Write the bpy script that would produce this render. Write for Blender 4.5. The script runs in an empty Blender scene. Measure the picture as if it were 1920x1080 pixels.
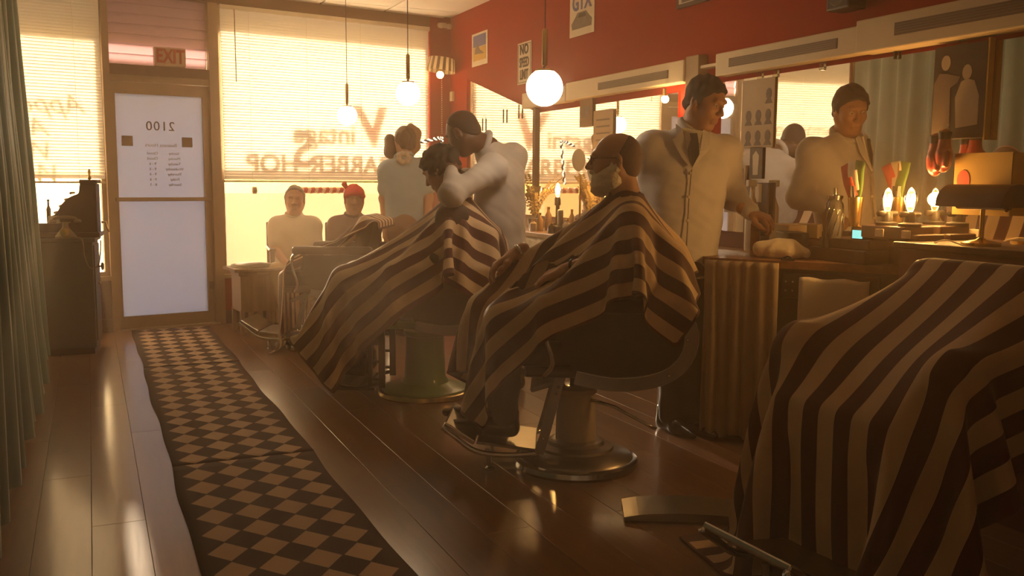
import bpy, bmesh, math, random
import numpy as np
from mathutils import Vector, Matrix, Euler
random.seed(7)
SC = bpy.context.scene
COL = SC.collection

# ------------------------------------------------------------------ camera
H = 1.22
YAW, PITCH, ROLL = math.radians(24.322), math.radians(6.532), math.radians(0.36)
cd = bpy.data.cameras.new('camera'); cam = bpy.data.objects.new('camera', cd); COL.objects.link(cam)
cd.sensor_width = 36.0; cd.lens = 1750.0 / 1920.0 * 36.0; cd.clip_start = 0.05; cd.clip_end = 300
_F = Vector((math.sin(YAW)*math.cos(PITCH), math.cos(YAW)*math.cos(PITCH), -math.sin(PITCH)))
_R0 = Vector((math.cos(YAW), -math.sin(YAW), 0)); _U0 = _R0.cross(_F)
_R = _R0*math.cos(ROLL) + _U0*math.sin(ROLL); _U = _U0*math.cos(ROLL) - _R0*math.sin(ROLL)
cam.matrix_world = Matrix(((_R.x, _U.x, -_F.x, 0), (_R.y, _U.y, -_F.y, 0), (_R.z, _U.z, -_F.z, H), (0, 0, 0, 1)))
SC.camera = cam

# ------------------------------------------------------------------ sky, sun, exposure
SUN_DIR = Vector((-0.008, 0.9945, 0.1045)).normalized()      # towards the low sun
w = bpy.data.worlds.new('evening_sky'); SC.world = w; w.use_nodes = True
nt = w.node_tree; nt.nodes.clear()
wo = nt.nodes.new('ShaderNodeOutputWorld'); bg = nt.nodes.new('ShaderNodeBackground')
sky = nt.nodes.new('ShaderNodeTexSky'); sky.sky_type = 'NISHITA'; sky.sun_disc = False
sky.sun_elevation = math.radians(6.0); sky.sun_rotation = math.radians(-0.5)
sky.dust_density = 2.0; sky.air_density = 1.0
nt.links.new(sky.outputs[0], bg.inputs[0]); nt.links.new(bg.outputs[0], wo.inputs[0])
bg.inputs[1].default_value = 0.55
sl = bpy.data.lights.new('low_sun', 'SUN'); so = bpy.data.objects.new('low_sun', sl); COL.objects.link(so)
sl.energy = 16.0; sl.color = (1.0, 0.68, 0.42); sl.angle = math.radians(0.9)
so.rotation_euler = SUN_DIR.to_track_quat('Z', 'Y').to_euler()
so.location = (0, 20, 4)
vs = SC.view_settings
vs.view_transform = 'Standard'; vs.look = 'None'; vs.gamma = 1.0; vs.use_curve_mapping = False
vs.exposure = 1.4
cy = SC.cycles
cy.max_bounces = 10; cy.diffuse_bounces = 5; cy.glossy_bounces = 5; cy.transmission_bounces = 6
cy.transparent_max_bounces = 16; cy.volume_bounces = 1
cy.caustics_reflective = True; cy.caustics_refractive = False
cy.sample_clamp_indirect = 6.0; cy.use_denoising = True
cy.blur_glossy = 0.5

# ------------------------------------------------------------------ materials
MATS = {}
def mat(name, color=(.5, .5, .5), rough=.6, metal=0.0, var=0.12, scale=9.0, bump=0.0, bscale=60.0, spec=.5, emit=None, estr=0.0,
        trans=0.0, color2=None, sheen=0.0, coat=0.0, objrand=0.0):
    if name in MATS: return MATS[name]
    m = bpy.data.materials.new(name); m.use_nodes = True
    nt = m.node_tree; b = nt.nodes['Principled BSDF']; b.inputs['Roughness'].default_value = rough
    b.inputs['Metallic'].default_value = metal; b.inputs['Specular IOR Level'].default_value = spec
    if sheen: b.inputs['Sheen Weight'].default_value = sheen
    if coat: b.inputs['Coat Weight'].default_value = coat
    c = (*color, 1)
    tc = nt.nodes.new('ShaderNodeTexCoord')
    nz = nt.nodes.new('ShaderNodeTexNoise'); nz.inputs['Scale'].default_value = scale; nz.inputs['Detail'].default_value = 3
    nt.links.new(tc.outputs['Object'], nz.inputs['Vector'])
    mx = nt.nodes.new('ShaderNodeMix'); mx.data_type = 'RGBA'
    if color2 is None: color2 = tuple(max(0, x*(1-var*2)) for x in color)
    mx.inputs['A'].default_value = c; mx.inputs['B'].default_value = (*color2, 1)
    nt.links.new(nz.outputs['Fac'], mx.inputs['Factor'])
    out = mx.outputs['Result']
    if objrand:
        oi = nt.nodes.new('ShaderNodeObjectInfo'); hs = nt.nodes.new('ShaderNodeHueSaturation')
        mr = nt.nodes.new('ShaderNodeMapRange'); mr.inputs['To Min'].default_value = 1-objrand; mr.inputs['To Max'].default_value = 1+objrand
        nt.links.new(oi.outputs['Random'], mr.inputs['Value']); nt.links.new(mr.outputs[0], hs.inputs['Value'])
        nt.links.new(out, hs.inputs['Color']); out = hs.outputs[0]
    nt.links.new(out, b.inputs['Base Color'])
    if bump:
        n2 = nt.nodes.new('ShaderNodeTexNoise'); n2.inputs['Scale'].default_value = bscale; n2.inputs['Detail'].default_value = 2
        nt.links.new(tc.outputs['Object'], n2.inputs['Vector'])
        bp = nt.nodes.new('ShaderNodeBump'); bp.inputs['Strength'].default_value = bump; bp.inputs['Distance'].default_value = .01
        nt.links.new(n2.outputs['Fac'], bp.inputs['Height']); nt.links.new(bp.outputs[0], b.inputs['Normal'])
    if emit: b.inputs['Emission Color'].default_value = (*emit, 1); b.inputs['Emission Strength'].default_value = estr
    if trans: b.inputs['Transmission Weight'].default_value = trans
    MATS[name] = m
    return m
def mat_nodes(name):
    m = bpy.data.materials.new(name); m.use_nodes = True; m.node_tree.nodes.clear(); MATS[name] = m
    return m, m.node_tree, m.node_tree.nodes.new('ShaderNodeOutputMaterial')
def translucent(name, color, trans=.7, gloss=.0, through=0.0, noise=0.0):
    """a sheet that lets light soak through: diffuse + translucent (+ a clear share)"""
    if name in MATS: return MATS[name]
    m, nt, o = mat_nodes(name)
    d = nt.nodes.new('ShaderNodeBsdfDiffuse'); t = nt.nodes.new('ShaderNodeBsdfTranslucent')
    d.inputs[0].default_value = (*color, 1); t.inputs[0].default_value = (*color, 1)
    if noise:
        nz = nt.nodes.new('ShaderNodeTexNoise'); nz.inputs['Scale'].default_value = 14; tc = nt.nodes.new('ShaderNodeTexCoord')
        mx = nt.nodes.new('ShaderNodeMix'); mx.data_type = 'RGBA'; mx.inputs['A'].default_value = (*color, 1)
        mx.inputs['B'].default_value = (*[x*(1-noise) for x in color], 1)
        nt.links.new(tc.outputs['Object'], nz.inputs['Vector']); nt.links.new(nz.outputs['Fac'], mx.inputs['Factor'])
        nt.links.new(mx.outputs['Result'], d.inputs[0]); nt.links.new(mx.outputs['Result'], t.inputs[0])
    x = nt.nodes.new('ShaderNodeMixShader'); x.inputs[0].default_value = trans
    nt.links.new(d.outputs[0], x.inputs[1]); nt.links.new(t.outputs[0], x.inputs[2])
    last = x
    if through:
        c = nt.nodes.new('ShaderNodeBsdfTransparent'); c.inputs[0].default_value = (1, 1, 1, 1)
        y = nt.nodes.new('ShaderNodeMixShader'); y.inputs[0].default_value = through
        nt.links.new(last.outputs[0], y.inputs[1]); nt.links.new(c.outputs[0], y.inputs[2]); last = y
    nt.links.new(last.outputs[0], o.inputs[0])
    return m
def clear_glass(name='clear_glass', tint=(.97, .98, .97)):
    if name in MATS: return MATS[name]
    m, nt, o = mat_nodes(name)
    c = nt.nodes.new('ShaderNodeBsdfTransparent'); c.inputs[0].default_value = (*tint, 1)
    g = nt.nodes.new('ShaderNodeBsdfGlossy'); g.inputs['Roughness'].default_value = .03
    fr = nt.nodes.new('ShaderNodeFresnel'); fr.inputs[0].default_value = 1.45
    x = nt.nodes.new('ShaderNodeMixShader'); nt.links.new(fr.outputs[0], x.inputs[0])
    nt.links.new(c.outputs[0], x.inputs[1]); nt.links.new(g.outputs[0], x.inputs[2]); nt.links.new(x.outputs[0], o.inputs[0])
    return m
def emission(name, color, strength):
    if name in MATS: return MATS[name]
    m, nt, o = mat_nodes(name)
    e = nt.nodes.new('ShaderNodeEmission'); e.inputs[0].default_value = (*color, 1); e.inputs[1].default_value = strength
    nt.links.new(e.outputs[0], o.inputs[0]); return m

# ------------------------------------------------------------------ mesh building
def rotz(a): return Matrix.Rotation(a, 4, 'Z')
class MB:
    def __init__(s): s.v = []; s.f = []
    def add(s, vs, fs, M=None):
        k = len(s.v)
        s.v += [tuple(M @ Vector(p)) if M is not None else tuple(p) for p in vs]
        s.f += [tuple(i+k for i in f) for f in fs]
        return s
    def box(s, x0, x1, y0, y1, z0, z1, M=None):
        return s.add([(x0,y0,z0),(x1,y0,z0),(x1,y1,z0),(x0,y1,z0),(x0,y0,z1),(x1,y0,z1),(x1,y1,z1),(x0,y1,z1)],
                     [(0,3,2,1),(4,5,6,7),(0,1,5,4),(1,2,6,5),(2,3,7,6),(3,0,4,7)], M)
    def rbox(s, x0, x1, y0, y1, z0, z1, r=.01, M=None, seg=2):
        b = bmesh.new(); bmesh.ops.create_cube(b, size=1)
        for v in b.verts: v.co = Vector((x0+(v.co.x+.5)*(x1-x0), y0+(v.co.y+.5)*(y1-y0), z0+(v.co.z+.5)*(z1-z0)))
        bmesh.ops.bevel(b, geom=b.edges[:], offset=r, segments=seg, affect='EDGES', profile=.5)
        return s.addbm(b, M)
    def addbm(s, b, M=None):
        b.verts.index_update()
        s.add([v.co for v in b.verts], [[v.index for v in f.verts] for f in b.faces], M); b.free(); return s
    def lathe(s, prof, n=32, M=None):
        """prof: (r,z) from bottom to top, capped"""
        vs = []; fs = []
        for r, z in prof:
            for i in range(n):
                a = 2*math.pi*i/n; vs.append((r*math.cos(a), r*math.sin(a), z))
        m = len(prof)
        for j in range(m-1):
            for i in range(n):
                k = (i+1) % n; fs.append((j*n+i, j*n+k, (j+1)*n+k, (j+1)*n+i))
        fs.append(tuple(range(n-1, -1, -1))); fs.append(tuple((m-1)*n+i for i in range(n)))
        return s.add(vs, fs, M)
    def tube(s, pts, r, n=8, M=None, closed=False):
        pts = [Vector(p) for p in pts]; rs = r if isinstance(r, (list, tuple)) else [r]*len(pts)
        vs = []; fs = []; up = None
        for i, p in enumerate(pts):
            if closed: t = pts[(i+1) % len(pts)]-pts[i-1]
            else: t = pts[min(i+1, len(pts)-1)]-pts[max(i-1, 0)]
            t.normalize()
            if up is None: up = Vector((0, 0, 1)) if abs(t.z) < .9 else Vector((1, 0, 0))
            x = t.cross(up); x.normalize(); up = x.cross(t); up.normalize()
            for k in range(n):
                a = 2*math.pi*k/n; vs.append(p+(x*math.cos(a)+up*math.sin(a))*rs[i])
        m = len(pts)
        for j in range(m if closed else m-1):
            for k in range(n):
                l = (k+1) % n; j2 = (j+1) % m; fs.append((j*n+k, j*n+l, j2*n+l, j2*n+k))
        if not closed: fs.append(tuple(range(n-1, -1, -1))); fs.append(tuple((m-1)*n+k for k in range(n)))
        return s.add(vs, fs, M)
    def sphere(s, c, r, M=None, u=20, v=12):
        r = r if isinstance(r, (list, tuple)) else (r, r, r)
        b = bmesh.new(); bmesh.ops.create_uvsphere(b, u_segments=u, v_segments=v, radius=1)
        for q in b.verts: q.co = Vector((c[0]+q.co.x*r[0], c[1]+q.co.y*r[1], c[2]+q.co.z*r[2]))
        return s.addbm(b, M)
    def prism(s, poly, t0, t1, M=None):
        """poly: list of (x,z); extruded along y from t0 to t1"""
        n = len(poly)
        vs = [(x, t0, z) for x, z in poly]+[(x, t1, z) for x, z in poly]
        fs = [tuple(range(n)), tuple(range(2*n-1, n-1, -1))]+[(i, i+n, (i+1) % n+n, (i+1) % n) for i in range(n)]
        return s.add(vs, fs, M)
    def strip(s, path, half, t0, t1, M=None):
        """a flat band following path (x,z), 2*half wide, between y=t0 and y=t1"""
        n = len(path); L = []; R = []
        for i in range(n):
            a = Vector(path[max(i-1, 0)]); b = Vector(path[min(i+1, n-1)]); t = (b-a).normalized(); q = Vector((-t.y, t.x))
            hw = half[i] if isinstance(half, (list, tuple)) else half
            p = Vector(path[i]); L.append(p+q*hw); R.append(p-q*hw)
        vs = []
        for y in (t0, t1):
            vs += [(p.x, y, p.y) for p in L]+[(p.x, y, p.y) for p in R]
        fs = []
        for i in range(n-1):
            fs += [(i, i+1, n+i+1, n+i), (2*n+i, 3*n+i, 3*n+i+1, 2*n+i+1), (i, 2*n+i, 2*n+i+1, i+1), (n+i, n+i+1, 3*n+i+1, 3*n+i)]
        fs += [(0, n, 3*n, 2*n), (n-1, 3*n-1, 4*n-1, 2*n-1)]
        return s.add(vs, fs, M)
    def mesh(s, name):
        me = bpy.data.meshes.new(name); me.from_pydata(s.v, [], s.f); me.update()
        b = bmesh.new(); b.from_mesh(me); bmesh.ops.recalc_face_normals(b, faces=b.faces[:]); b.to_mesh(me); b.free()
        return me
    def build(s, name, m, parent=None, smooth=False, loc=None, rz=0.0):
        me = s.mesh(name)
        return link(name, me, m, parent, smooth, loc, rz)
def link(name, me, m, parent=None, smooth=False, loc=None, rz=0.0):
    if m is not None and not me.materials: me.materials.append(m)
    if smooth:
        me.polygons.foreach_set('use_smooth', [True]*len(me.polygons))
        if smooth == 'auto':
            me.set_sharp_from_angle(angle=math.radians(40))
    o = bpy.data.objects.new(name, me); COL.objects.link(o)
    if loc is not None: o.location = loc
    o.rotation_euler.z = rz
    if parent is not None: o.parent = parent
    return o
def tag(o, label, cat, group=None, kind=None):
    o['label'] = label
    if cat: o['category'] = cat
    if group: o['group'] = group
    if kind: o['kind'] = kind
    return o
def thing(name, label, cat, loc=(0, 0, 0), rz=0.0, group=None):
    o = bpy.data.objects.new(name, None); COL.objects.link(o); o.empty_display_size = .1
    o.location = loc; o.rotation_euler = (0, 0, rz); return tag(o, label, cat, group)
def struct(o, label=None, cat=None):
    o['kind'] = 'structure'
    if label: o['label'] = label
    if cat: o['category'] = cat
    return o
def copy_tree(o, parent=None):
    c = o.copy(); COL.objects.link(c); c.parent = parent
    for k in [x for x in bpy.data.objects if x.parent == o]: copy_tree(k, c)
    return c
def textmesh(name, s, size, m, parent, M, depth=.002, align='CENTER', shear=0.0, mirror=False, space=1.0, bold=0.0):
    cu = bpy.data.curves.new(name, 'FONT'); cu.body = s; cu.size = size; cu.extrude = depth/2; cu.align_x = align; cu.align_y = 'CENTER'
    cu.shear = shear; cu.space_character = space; cu.offset = bold; cu.resolution_u = 3
    t = bpy.data.objects.new(name+'_t', cu); COL.objects.link(t)
    dg = bpy.context.evaluated_depsgraph_get(); me = bpy.data.meshes.new_from_object(t.evaluated_get(dg))
    bpy.data.objects.remove(t); bpy.data.curves.remove(cu)
    me.name = name
    X = Matrix.Scale(-1, 4, Vector((1, 0, 0))) if mirror else Matrix.Identity(4)
    me.transform(M @ X)
    if mirror: me.flip_normals()
    me.materials.clear(); me.materials.append(m)
    o = bpy.data.objects.new(name, me); COL.objects.link(o); o.parent = parent
    return o
def smoothpath(pts, k=4):
    """Catmull-Rom through pts"""
    P = [Vector(p) for p in pts]; out = []
    for i in range(len(P)-1):
        p0 = P[max(i-1, 0)]; p1 = P[i]; p2 = P[i+1]; p3 = P[min(i+2, len(P)-1)]
        for j in range(k):
            t = j/k
            out.append(.5*((2*p1)+(p2-p0)*t+(2*p0-5*p1+4*p2-p3)*t*t+(3*p1-p0-3*p2+p3)*t**3))
    out.append(P[-1]); return out
# ================================================================== setting
CEIL = 2.745; WX = 3.2; LX = -1.75; BY = -1.6
A0 = math.radians(9.7)
FW = Matrix.Translation((.163, 8.043, 0)) @ rotz(A0)          # front wall frame: x along the wall, y outwards, z up
def fwpt(u, w, z): return FW @ Vector((u, w, z))
M_red = mat('red_paint', (.28, .012, .0045), .7, spec=.08, var=.1, scale=2.5, bump=.05, bscale=90, color2=(.22, .009, .0035))
M_ceil = mat('ceiling_tile_white', (.80, .74, .64), .9, var=.06, bump=.35, bscale=160)
M_alu = mat('bronze_aluminium', (.33, .24, .16), .45, metal=.35, var=.1)
M_dark = mat('dark_wall', (.10, .055, .04), .7, var=.15)
M_base = mat('baseboard_brown', (.07, .035, .022), .5)
M_gridw = mat('ceiling_grid', (.6, .55, .48), .5)

M_plaster = mat('cream_plaster', (.88, .82, .72), .9, var=.04)
# floor boards
def wood(name, c1, c2, rough, axis='Y', scale=1.0, objrand=.12, coat=0.0):
    m = bpy.data.materials.new(name); m.use_nodes = True; nt = m.node_tree; b = nt.nodes['Principled BSDF']
    tc = nt.nodes.new('ShaderNodeTexCoord'); mp = nt.nodes.new('ShaderNodeMapping')
    mp.inputs['Scale'].default_value = {'Y': (14*scale, 1.2*scale, 14*scale), 'X': (1.2*scale, 14*scale, 14*scale), 'Z': (14*scale, 14*scale, 1.2*scale)}[axis]
    oi = nt.nodes.new('ShaderNodeObjectInfo'); ad = nt.nodes.new('ShaderNodeVectorMath'); ad.operation = 'ADD'
    sc = nt.nodes.new('ShaderNodeMath'); sc.operation = 'MULTIPLY'; sc.inputs[1].default_value = 37
    nt.links.new(oi.outputs['Random'], sc.inputs[0]); nt.links.new(tc.outputs['Object'], ad.inputs[0]); nt.links.new(sc.outputs[0], ad.inputs[1])
    nt.links.new(ad.outputs[0], mp.inputs[0])
    nz = nt.nodes.new('ShaderNodeTexNoise'); nz.inputs['Scale'].default_value = 2.2; nz.inputs['Detail'].default_value = 5; nz.inputs['Distortion'].default_value = .6
    nt.links.new(mp.outputs[0], nz.inputs['Vector'])
    cr = nt.nodes.new('ShaderNodeValToRGB'); cr.color_ramp.elements[0].position = .3; cr.color_ramp.elements[1].position = .72
    cr.color_ramp.elements[0].color = (*c2, 1); cr.color_ramp.elements[1].color = (*c1, 1)
    nt.links.new(nz.outputs['Fac'], cr.inputs[0])
    hs = nt.nodes.new('ShaderNodeHueSaturation'); mr = nt.nodes.new('ShaderNodeMapRange')
    mr.inputs['To Min'].default_value = 1-objrand; mr.inputs['To Max'].default_value = 1+objrand
    nt.links.new(oi.outputs['Random'], mr.inputs['Value']); nt.links.new(mr.outputs[0], hs.inputs['Value']); nt.links.new(cr.outputs[0], hs.inputs['Color'])
    nt.links.new(hs.outputs[0], b.inputs['Base Color'])
    rr = nt.nodes.new('ShaderNodeMapRange'); rr.inputs['To Min'].default_value = rough-.06; rr.inputs['To Max'].default_value = rough+.08
    nt.links.new(nz.outputs['Fac'], rr.inputs['Value']); nt.links.new(rr.outputs[0], b.inputs['Roughness'])
    bp = nt.nodes.new('ShaderNodeBump'); bp.inputs['Strength'].default_value = .12; bp.inputs['Distance'].default_value = .004
    nt.links.new(nz.outputs['Fac'], bp.inputs['Height']); nt.links.new(bp.outputs[0], b.inputs['Normal'])
    if coat: b.inputs['Coat Weight'].default_value = coat; b.inputs['Coat Roughness'].default_value = .15
    MATS[name] = m; return m
M_floor = wood('brown_floor_boards', (.215, .105, .050), (.13, .058, .026), .34, coat=.8)
M_wood = wood('brown_wood', (.26, .12, .045), (.15, .06, .022), .4, 'X')
M_darkwood = wood('dark_stained_wood', (.075, .03, .014), (.04, .016, .008), .35, 'X')
fl = struct(MB().box(LX-.1, WX+.1, BY-.1, 8.9, -.12, -.02).build('floor', mat('subfloor', (.05, .03, .02), .9)), 'brown wooden floor boards running the length of the shop', None)
PW = .178; PL = 1.9; pm = {}
def plank_mesh(w, l):
    key = (round(w, 3), round(l, 3))
    if key not in pm: pm[key] = MB().rbox(0, w-.0016, 0, l-.0016, -.02, 0, .0008, seg=1).mesh('plank'); pm[key].materials.append(M_floor)
    return pm[key]
x = 1.03-16*.178; col = 0
while x < WX-.02:
    wv = min(PW, WX-x); y = BY - (col*0.63 % PL); ylim = 8.02+max(-.3, (x-.163))*.171+.05
    while y < ylim:
        y0 = max(y, BY); y1 = min(y+PL, ylim)
        if y1-y0 > .05:
            o = bpy.data.objects.new('plank', plank_mesh(wv, y1-y0)); COL.objects.link(o); o.location = (x, y0, 0); o.parent = fl
        y += PL
    x += PW; col += 1

# walls
wr = struct(MB().box(WX, WX+.12, BY-.1, 8.75, 0, CEIL+.1).build('wall_right', M_red), 'long red painted wall above the mirrors', None)
struct(MB().box(LX-.12, LX, BY-.1, 8.2, 0, CEIL+.1).build('wall_left', M_plaster))
struct(MB().box(LX-.12, WX+.12, BY-.12, BY, 0, CEIL+.1).build('wall_back', mat('tan_plaster', (.86, .80, .72), .9)))
ce = struct(MB().box(LX-.1, WX+.1, BY-.1, 8.9, CEIL+.012, CEIL+.12).build('ceiling', M_ceil), 'suspended ceiling of pale square tiles', None)
tm = MB().rbox(.008, .602, .008, .602, CEIL, CEIL+.011, .004, seg=1).mesh('ceiling_tile'); tm.materials.append(M_ceil)
gm = MB()
x = LX
while x < WX:
    y = BY
    while y < 8.7:
        if x+.61 < WX+.02:
            o = bpy.data.objects.new('ceiling_tile', tm); COL.objects.link(o); o.location = (x, y, 0); o.parent = ce
        y += .61
    x += .61
# front wall: piers, spandrels, header
def fbox(name, u0, u1, w0, w1, z0, z1, m, parent=None):
    o = MB().box(u0, u1, w0, w1, z0, z1).build(name, m, parent); o.matrix_world = FW; return o
wf = struct(fbox('wall_front', .86, 2.86, 0, .14, 0, .385, M_red), 'low red wall beneath the big shop window', None)
struct(fbox('wall_front_pier', 2.855, 3.2, -.02, .14, 0, CEIL+.1, M_red), 'red corner pier beside the big window', None)
struct(fbox('wall_front_low', -2.05, -.02, 0, .14, 0, .42, M_dark), 'dark low wall beneath the window beside the door', None)
struct(fbox('wall_front_header', -2.05, 2.86, -.02, .14, 2.655, CEIL+.1, mat('header_brown', (.16, .085, .04), .6)), 'brown header beam above the shop windows', None)
struct(fbox('baseboard_front', .86, 3.05, -.015, 0, 0, .11, M_base)); struct(fbox('baseboard_front_low', -2.0, -.02, -.015, 0, 0, .11, M_base))
struct(MB().box(WX-.015, WX, 3.3, 8.55, 0, .11).build('baseboard_right', M_base))

# outside: pavement and awning
M_pave = mat('pale_pavement', (.34, .25, .16), .9, var=.1)
struct(MB().box(-40, 40, 8.9, 90, -.2, -.06).build('pavement_outside', M_pave), 'pale sunlit pavement outside the shop', None)
M_awn = mat('awning_canvas', (.30, .22, .16), .8)
struct(MB().box(-2.2, 1.05, 1.2, 1.32, 2.40, 3.2, FW).box(-2.2, 1.05, .14, 1.3, 3.1, 3.2, FW).build('awning_low', M_awn))
struct(MB().box(1.05, 3.6, 1.2, 1.32, 2.57, 3.2, FW).box(1.05, 3.6, .14, 1.3, 3.1, 3.2, FW).build('awning_high', M_awn))
struct(MB().box(.42, 1.32, 2.6, 2.8, -.06, 2.42, FW).build('door_sun_block', M_pave))  # unseen block added outside to keep the low sun off the door

# ---------------------------------------------------------------- windows
M_film = translucent('frosted_window_film', (.50, .34, .17), .26, through=.40, noise=.06)
M_doorfilm = translucent('white_door_film', (.60, .64, .80), .42, noise=.03)
M_glass = clear_glass()
M_letter = translucent('window_lettering', (.50, .38, .28), .75)
M_letter_red = translucent('window_lettering_red', (.58, .28, .22), .75)
def ftm(o): o.matrix_world = FW; return o
def window(name, u0, u1, z0, z1, label):
    t = bpy.data.objects.new(name, None); COL.objects.link(t); t.matrix_world = FW; struct(t, label)
    f = MB(); e = .035
    f.box(u0, u1, .02, .09, z0, z0+e).box(u0, u1, .02, .09, z1-e, z1).box(u0, u0+e, .02, .09, z0+e, z1-e).box(u1-e, u1, .02, .09, z0+e, z1-e)
    f.build('window_frame', M_alu, t)
    MB().box(u0-.01, u1+.01, -.035, .10, z0-.032, z0).build('window_sill', M_alu, t)
    return t
w2 = window('window_2', .865, 2.855, .42, 2.655, 'big shop window with blind, glowing in the low sun')
MB().box(.90, 2.82, .055, .061, .455, 2.62).build('glass_pane', M_glass, w2)
MB().box(.90, 2.82, .048, .0525, .455, 1.30).build('frosted_film', M_film, w2)
w1 = window('window_1', -1.95, -.03, .45, 2.655, 'window beside the door behind the curtain')
MB().box(-1.91, -.065, .055, .061, .485, 2.62).build('glass_pane', M_glass, w1)
MB().box(-1.91, -.065, .048, .0525, .485, 1.26).build('frosted_film', translucent('sun_cut_film', (.86, .78, .62), .75, through=.28), w1)  # film added over this clear pane to weaken the sun coming in
def ftxt(s, u, z, size, m, parent, shear=0.0, w=.045, rot=0.0, space=1.0, bold=0.0, mirror=True):
    # lettering reads from the street, so it is mirrored seen from inside
    M = Matrix.Translation((u, w, z)) @ Matrix.Rotation(math.radians(90), 4, 'X') @ Matrix.Rotation(rot, 4, 'Z')
    return textmesh('lettering', s, size, m, parent, M, .003, 'CENTER', shear, mirror, space, bold)
ftxt('V', 2.28, 1.69, .48, M_letter_red, w2, bold=.018, shear=.12)
ftxt('intage', 1.80, 1.62, .25, M_letter, w2, bold=.006)
ftxt('BARBER', 2.05, 1.35, .225, M_letter, w2, bold=.008)
ftxt('S', 1.60, 1.47, .44, M_letter, w2, bold=.01)
ftxt('HOP', 1.32, 1.35, .225, M_letter, w2, bold=.008)
ftxt('Appointments', -.75, 1.78, .21, M_letter, w1, shear=.35)
ftxt('Available', -.75, 1.60, .19, M_letter, w1, shear=.35)
ftxt('Walk Ins', -.75, 1.42, .21, M_letter, w1, shear=.35)
ftxt('Welcome', -.75, 1.25, .21, M_letter, w1, shear=.35)
# barber stripe bar set in the window
bs = thing('barber_stripe_bar', 'long horizontal red and white striped bar across the shop window', 'window ornament', (0, 0, 0))
bs.matrix_world = FW
MB().tube([(1.16, .03, 1.128), (1.16, .03, 1.128), (2.6, .03, 1.128)], .022, 12).build('tube', mat('bar_glass', (.75, .55, .38), .3), bs, True)
M_bw = translucent('bar_white', (.85, .7, .55), .3); M_br = mat('bar_red', (.55, .06, .04), .4)
sm = MB().tube([(-.022, 0, -.004), (.022, 0, .004)], .0265, 12).mesh('stripe'); sm.materials.append(M_br)
swm = MB().tube([(-.019, 0, -.002), (.019, 0, .002)], .0258, 12).mesh('stripe'); swm.materials.append(M_bw)
for i in range(15):
    o = bpy.data.objects.new('stripe', sm if i % 2 else swm); COL.objects.link(o); o.parent = bs; o.location = (1.58+i*.034, .03, 1.128)
for u in (1.16, 1.56, 2.1): MB().tube([(u-.015, .03, 1.128), (u+.015, .03, 1.128)], .03, 12).build('collar', M_alu, bs, True)

# ---------------------------------------------------------------- venetian blinds
M_slat = translucent('blind_slat_white', (.80, .76, .68), .115)
M_rail = mat('blind_rail', (.72, .62, .45), .5)
def blind(u0, u1, z0, z1, label):
    t = thing('venetian_blind', label, 'blind'); t.matrix_world = FW
    L = u1-u0; n = int((z1-z0-.05)/.0235); W = .0160; tilt = math.radians(62)
    vs = []; fs = []
    for k in range(4):
        s = (k/3*2-1); a = s*W; bow = .0022*(1-s*s)
        y = a*math.cos(tilt)+bow*math.sin(tilt); z = -a*math.sin(tilt)+bow*math.cos(tilt)
        vs += [(0, y, z), (L, y, z)]
    for k in range(3): fs.append((2*k, 2*k+1, 2*k+3, 2*k+2))
    me = bpy.data.meshes.new('slat'); me.from_pydata(vs, [], fs); me.materials.append(M_slat)
    me.polygons.foreach_set('use_smooth', [True]*len(me.polygons))
    for i in range(n):
        o = bpy.data.objects.new('slat', me); COL.objects.link(o); o.parent = t
        o.location = (u0, -.03, z1-.05-i*.0235); o.rotation_euler = (random.uniform(-.03, .03), 0, 0)
    MB().rbox(u0-.005, u1+.005, -.052, -.008, z1-.035, z1+.002, .004).build('headrail', M_rail, t)
    MB().rbox(u0, u1, -.043, -.017, z0-.008, z0+.008, .003).build('bottom_rail', M_rail, t)
    for q in (.12, .38, .64, .9):
        MB().tube([(u0+L*q, -.046, z0), (u0+L*q, -.046, z1-.03)], .0012, 5).build('ladder_cord', M_rail, t)
    MB().tube([(u0+.11, -.062, z1-.03), (u0+.112, -.064, z1-.62)], .004, 6).build('wand', M_alu, t)
    return t
blind(.885, 2.835, 1.205, 2.645, 'wide cream venetian blind over the big shop window')
blind(-1.93, -.045, 1.19, 2.645, 'narrower cream venetian blind beside the door, behind the teal curtain')

# ---------------------------------------------------------------- door and transom
d1 = bpy.data.objects.new('door_1', None); COL.objects.link(d1); d1.matrix_world = FW; struct(d1, 'glazed shop door with white film and the number 2100')
fr = MB(); fr.box(-.03, .02, -.02, .11, 0, 2.655).build('door_post', M_alu, d1); MB().box(.79, .868, -.02, .11, 0, 2.655).build('door_post', M_alu, d1)
MB().box(.02, .79, -.02, .11, 2.035, 2.112).build('door_header', mat('header_dark', (.13, .075, .05), .5), d1)
MB().box(.02, .79, .0, .11, 1.985, 2.035).build('door_head_jamb', M_alu, d1)
lf = MB().box(.022, .058, .02, .062, .015, 1.98).box(.736, .788, .02, .062, .015, 1.98).box(.058, .736, .02, .062, 1.89, 1.98).box(.058, .736, .02, .062, .015, .112)
lf.build('door_leaf_frame', M_alu, d1)
MB().rbox(.03, .78, -.012, .02, 1.04, 1.072, .006).build('push_bar', M_alu, d1)
MB().box(.058, .736, .038, .044, .112, 1.89).build('glass_pane', M_doorfilm, d1)
MB().rbox(.742, .782, -.004, .02, .30, .36, .005).build('lock_plate', M_dark, d1)
MB().box(.0, .82, -.02, .12, 0, .014).build('threshold', mat('worn_threshold', (.6, .5, .36), .35, .7), d1)
M_dl = mat('door_print_brown', (.22, .15, .12), .8)
ftxt('2100', .40, 1.64, .105, M_dl, d1, w=.0365, space=1.12)
for u in (.141, .607): MB().box(u-.042, u+.042, .034, .037, 1.48, 1.56).build('door_sticker', M_dl, d1)
M_dl2 = mat('door_print_faint', (.42, .36, .33), .8)
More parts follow.
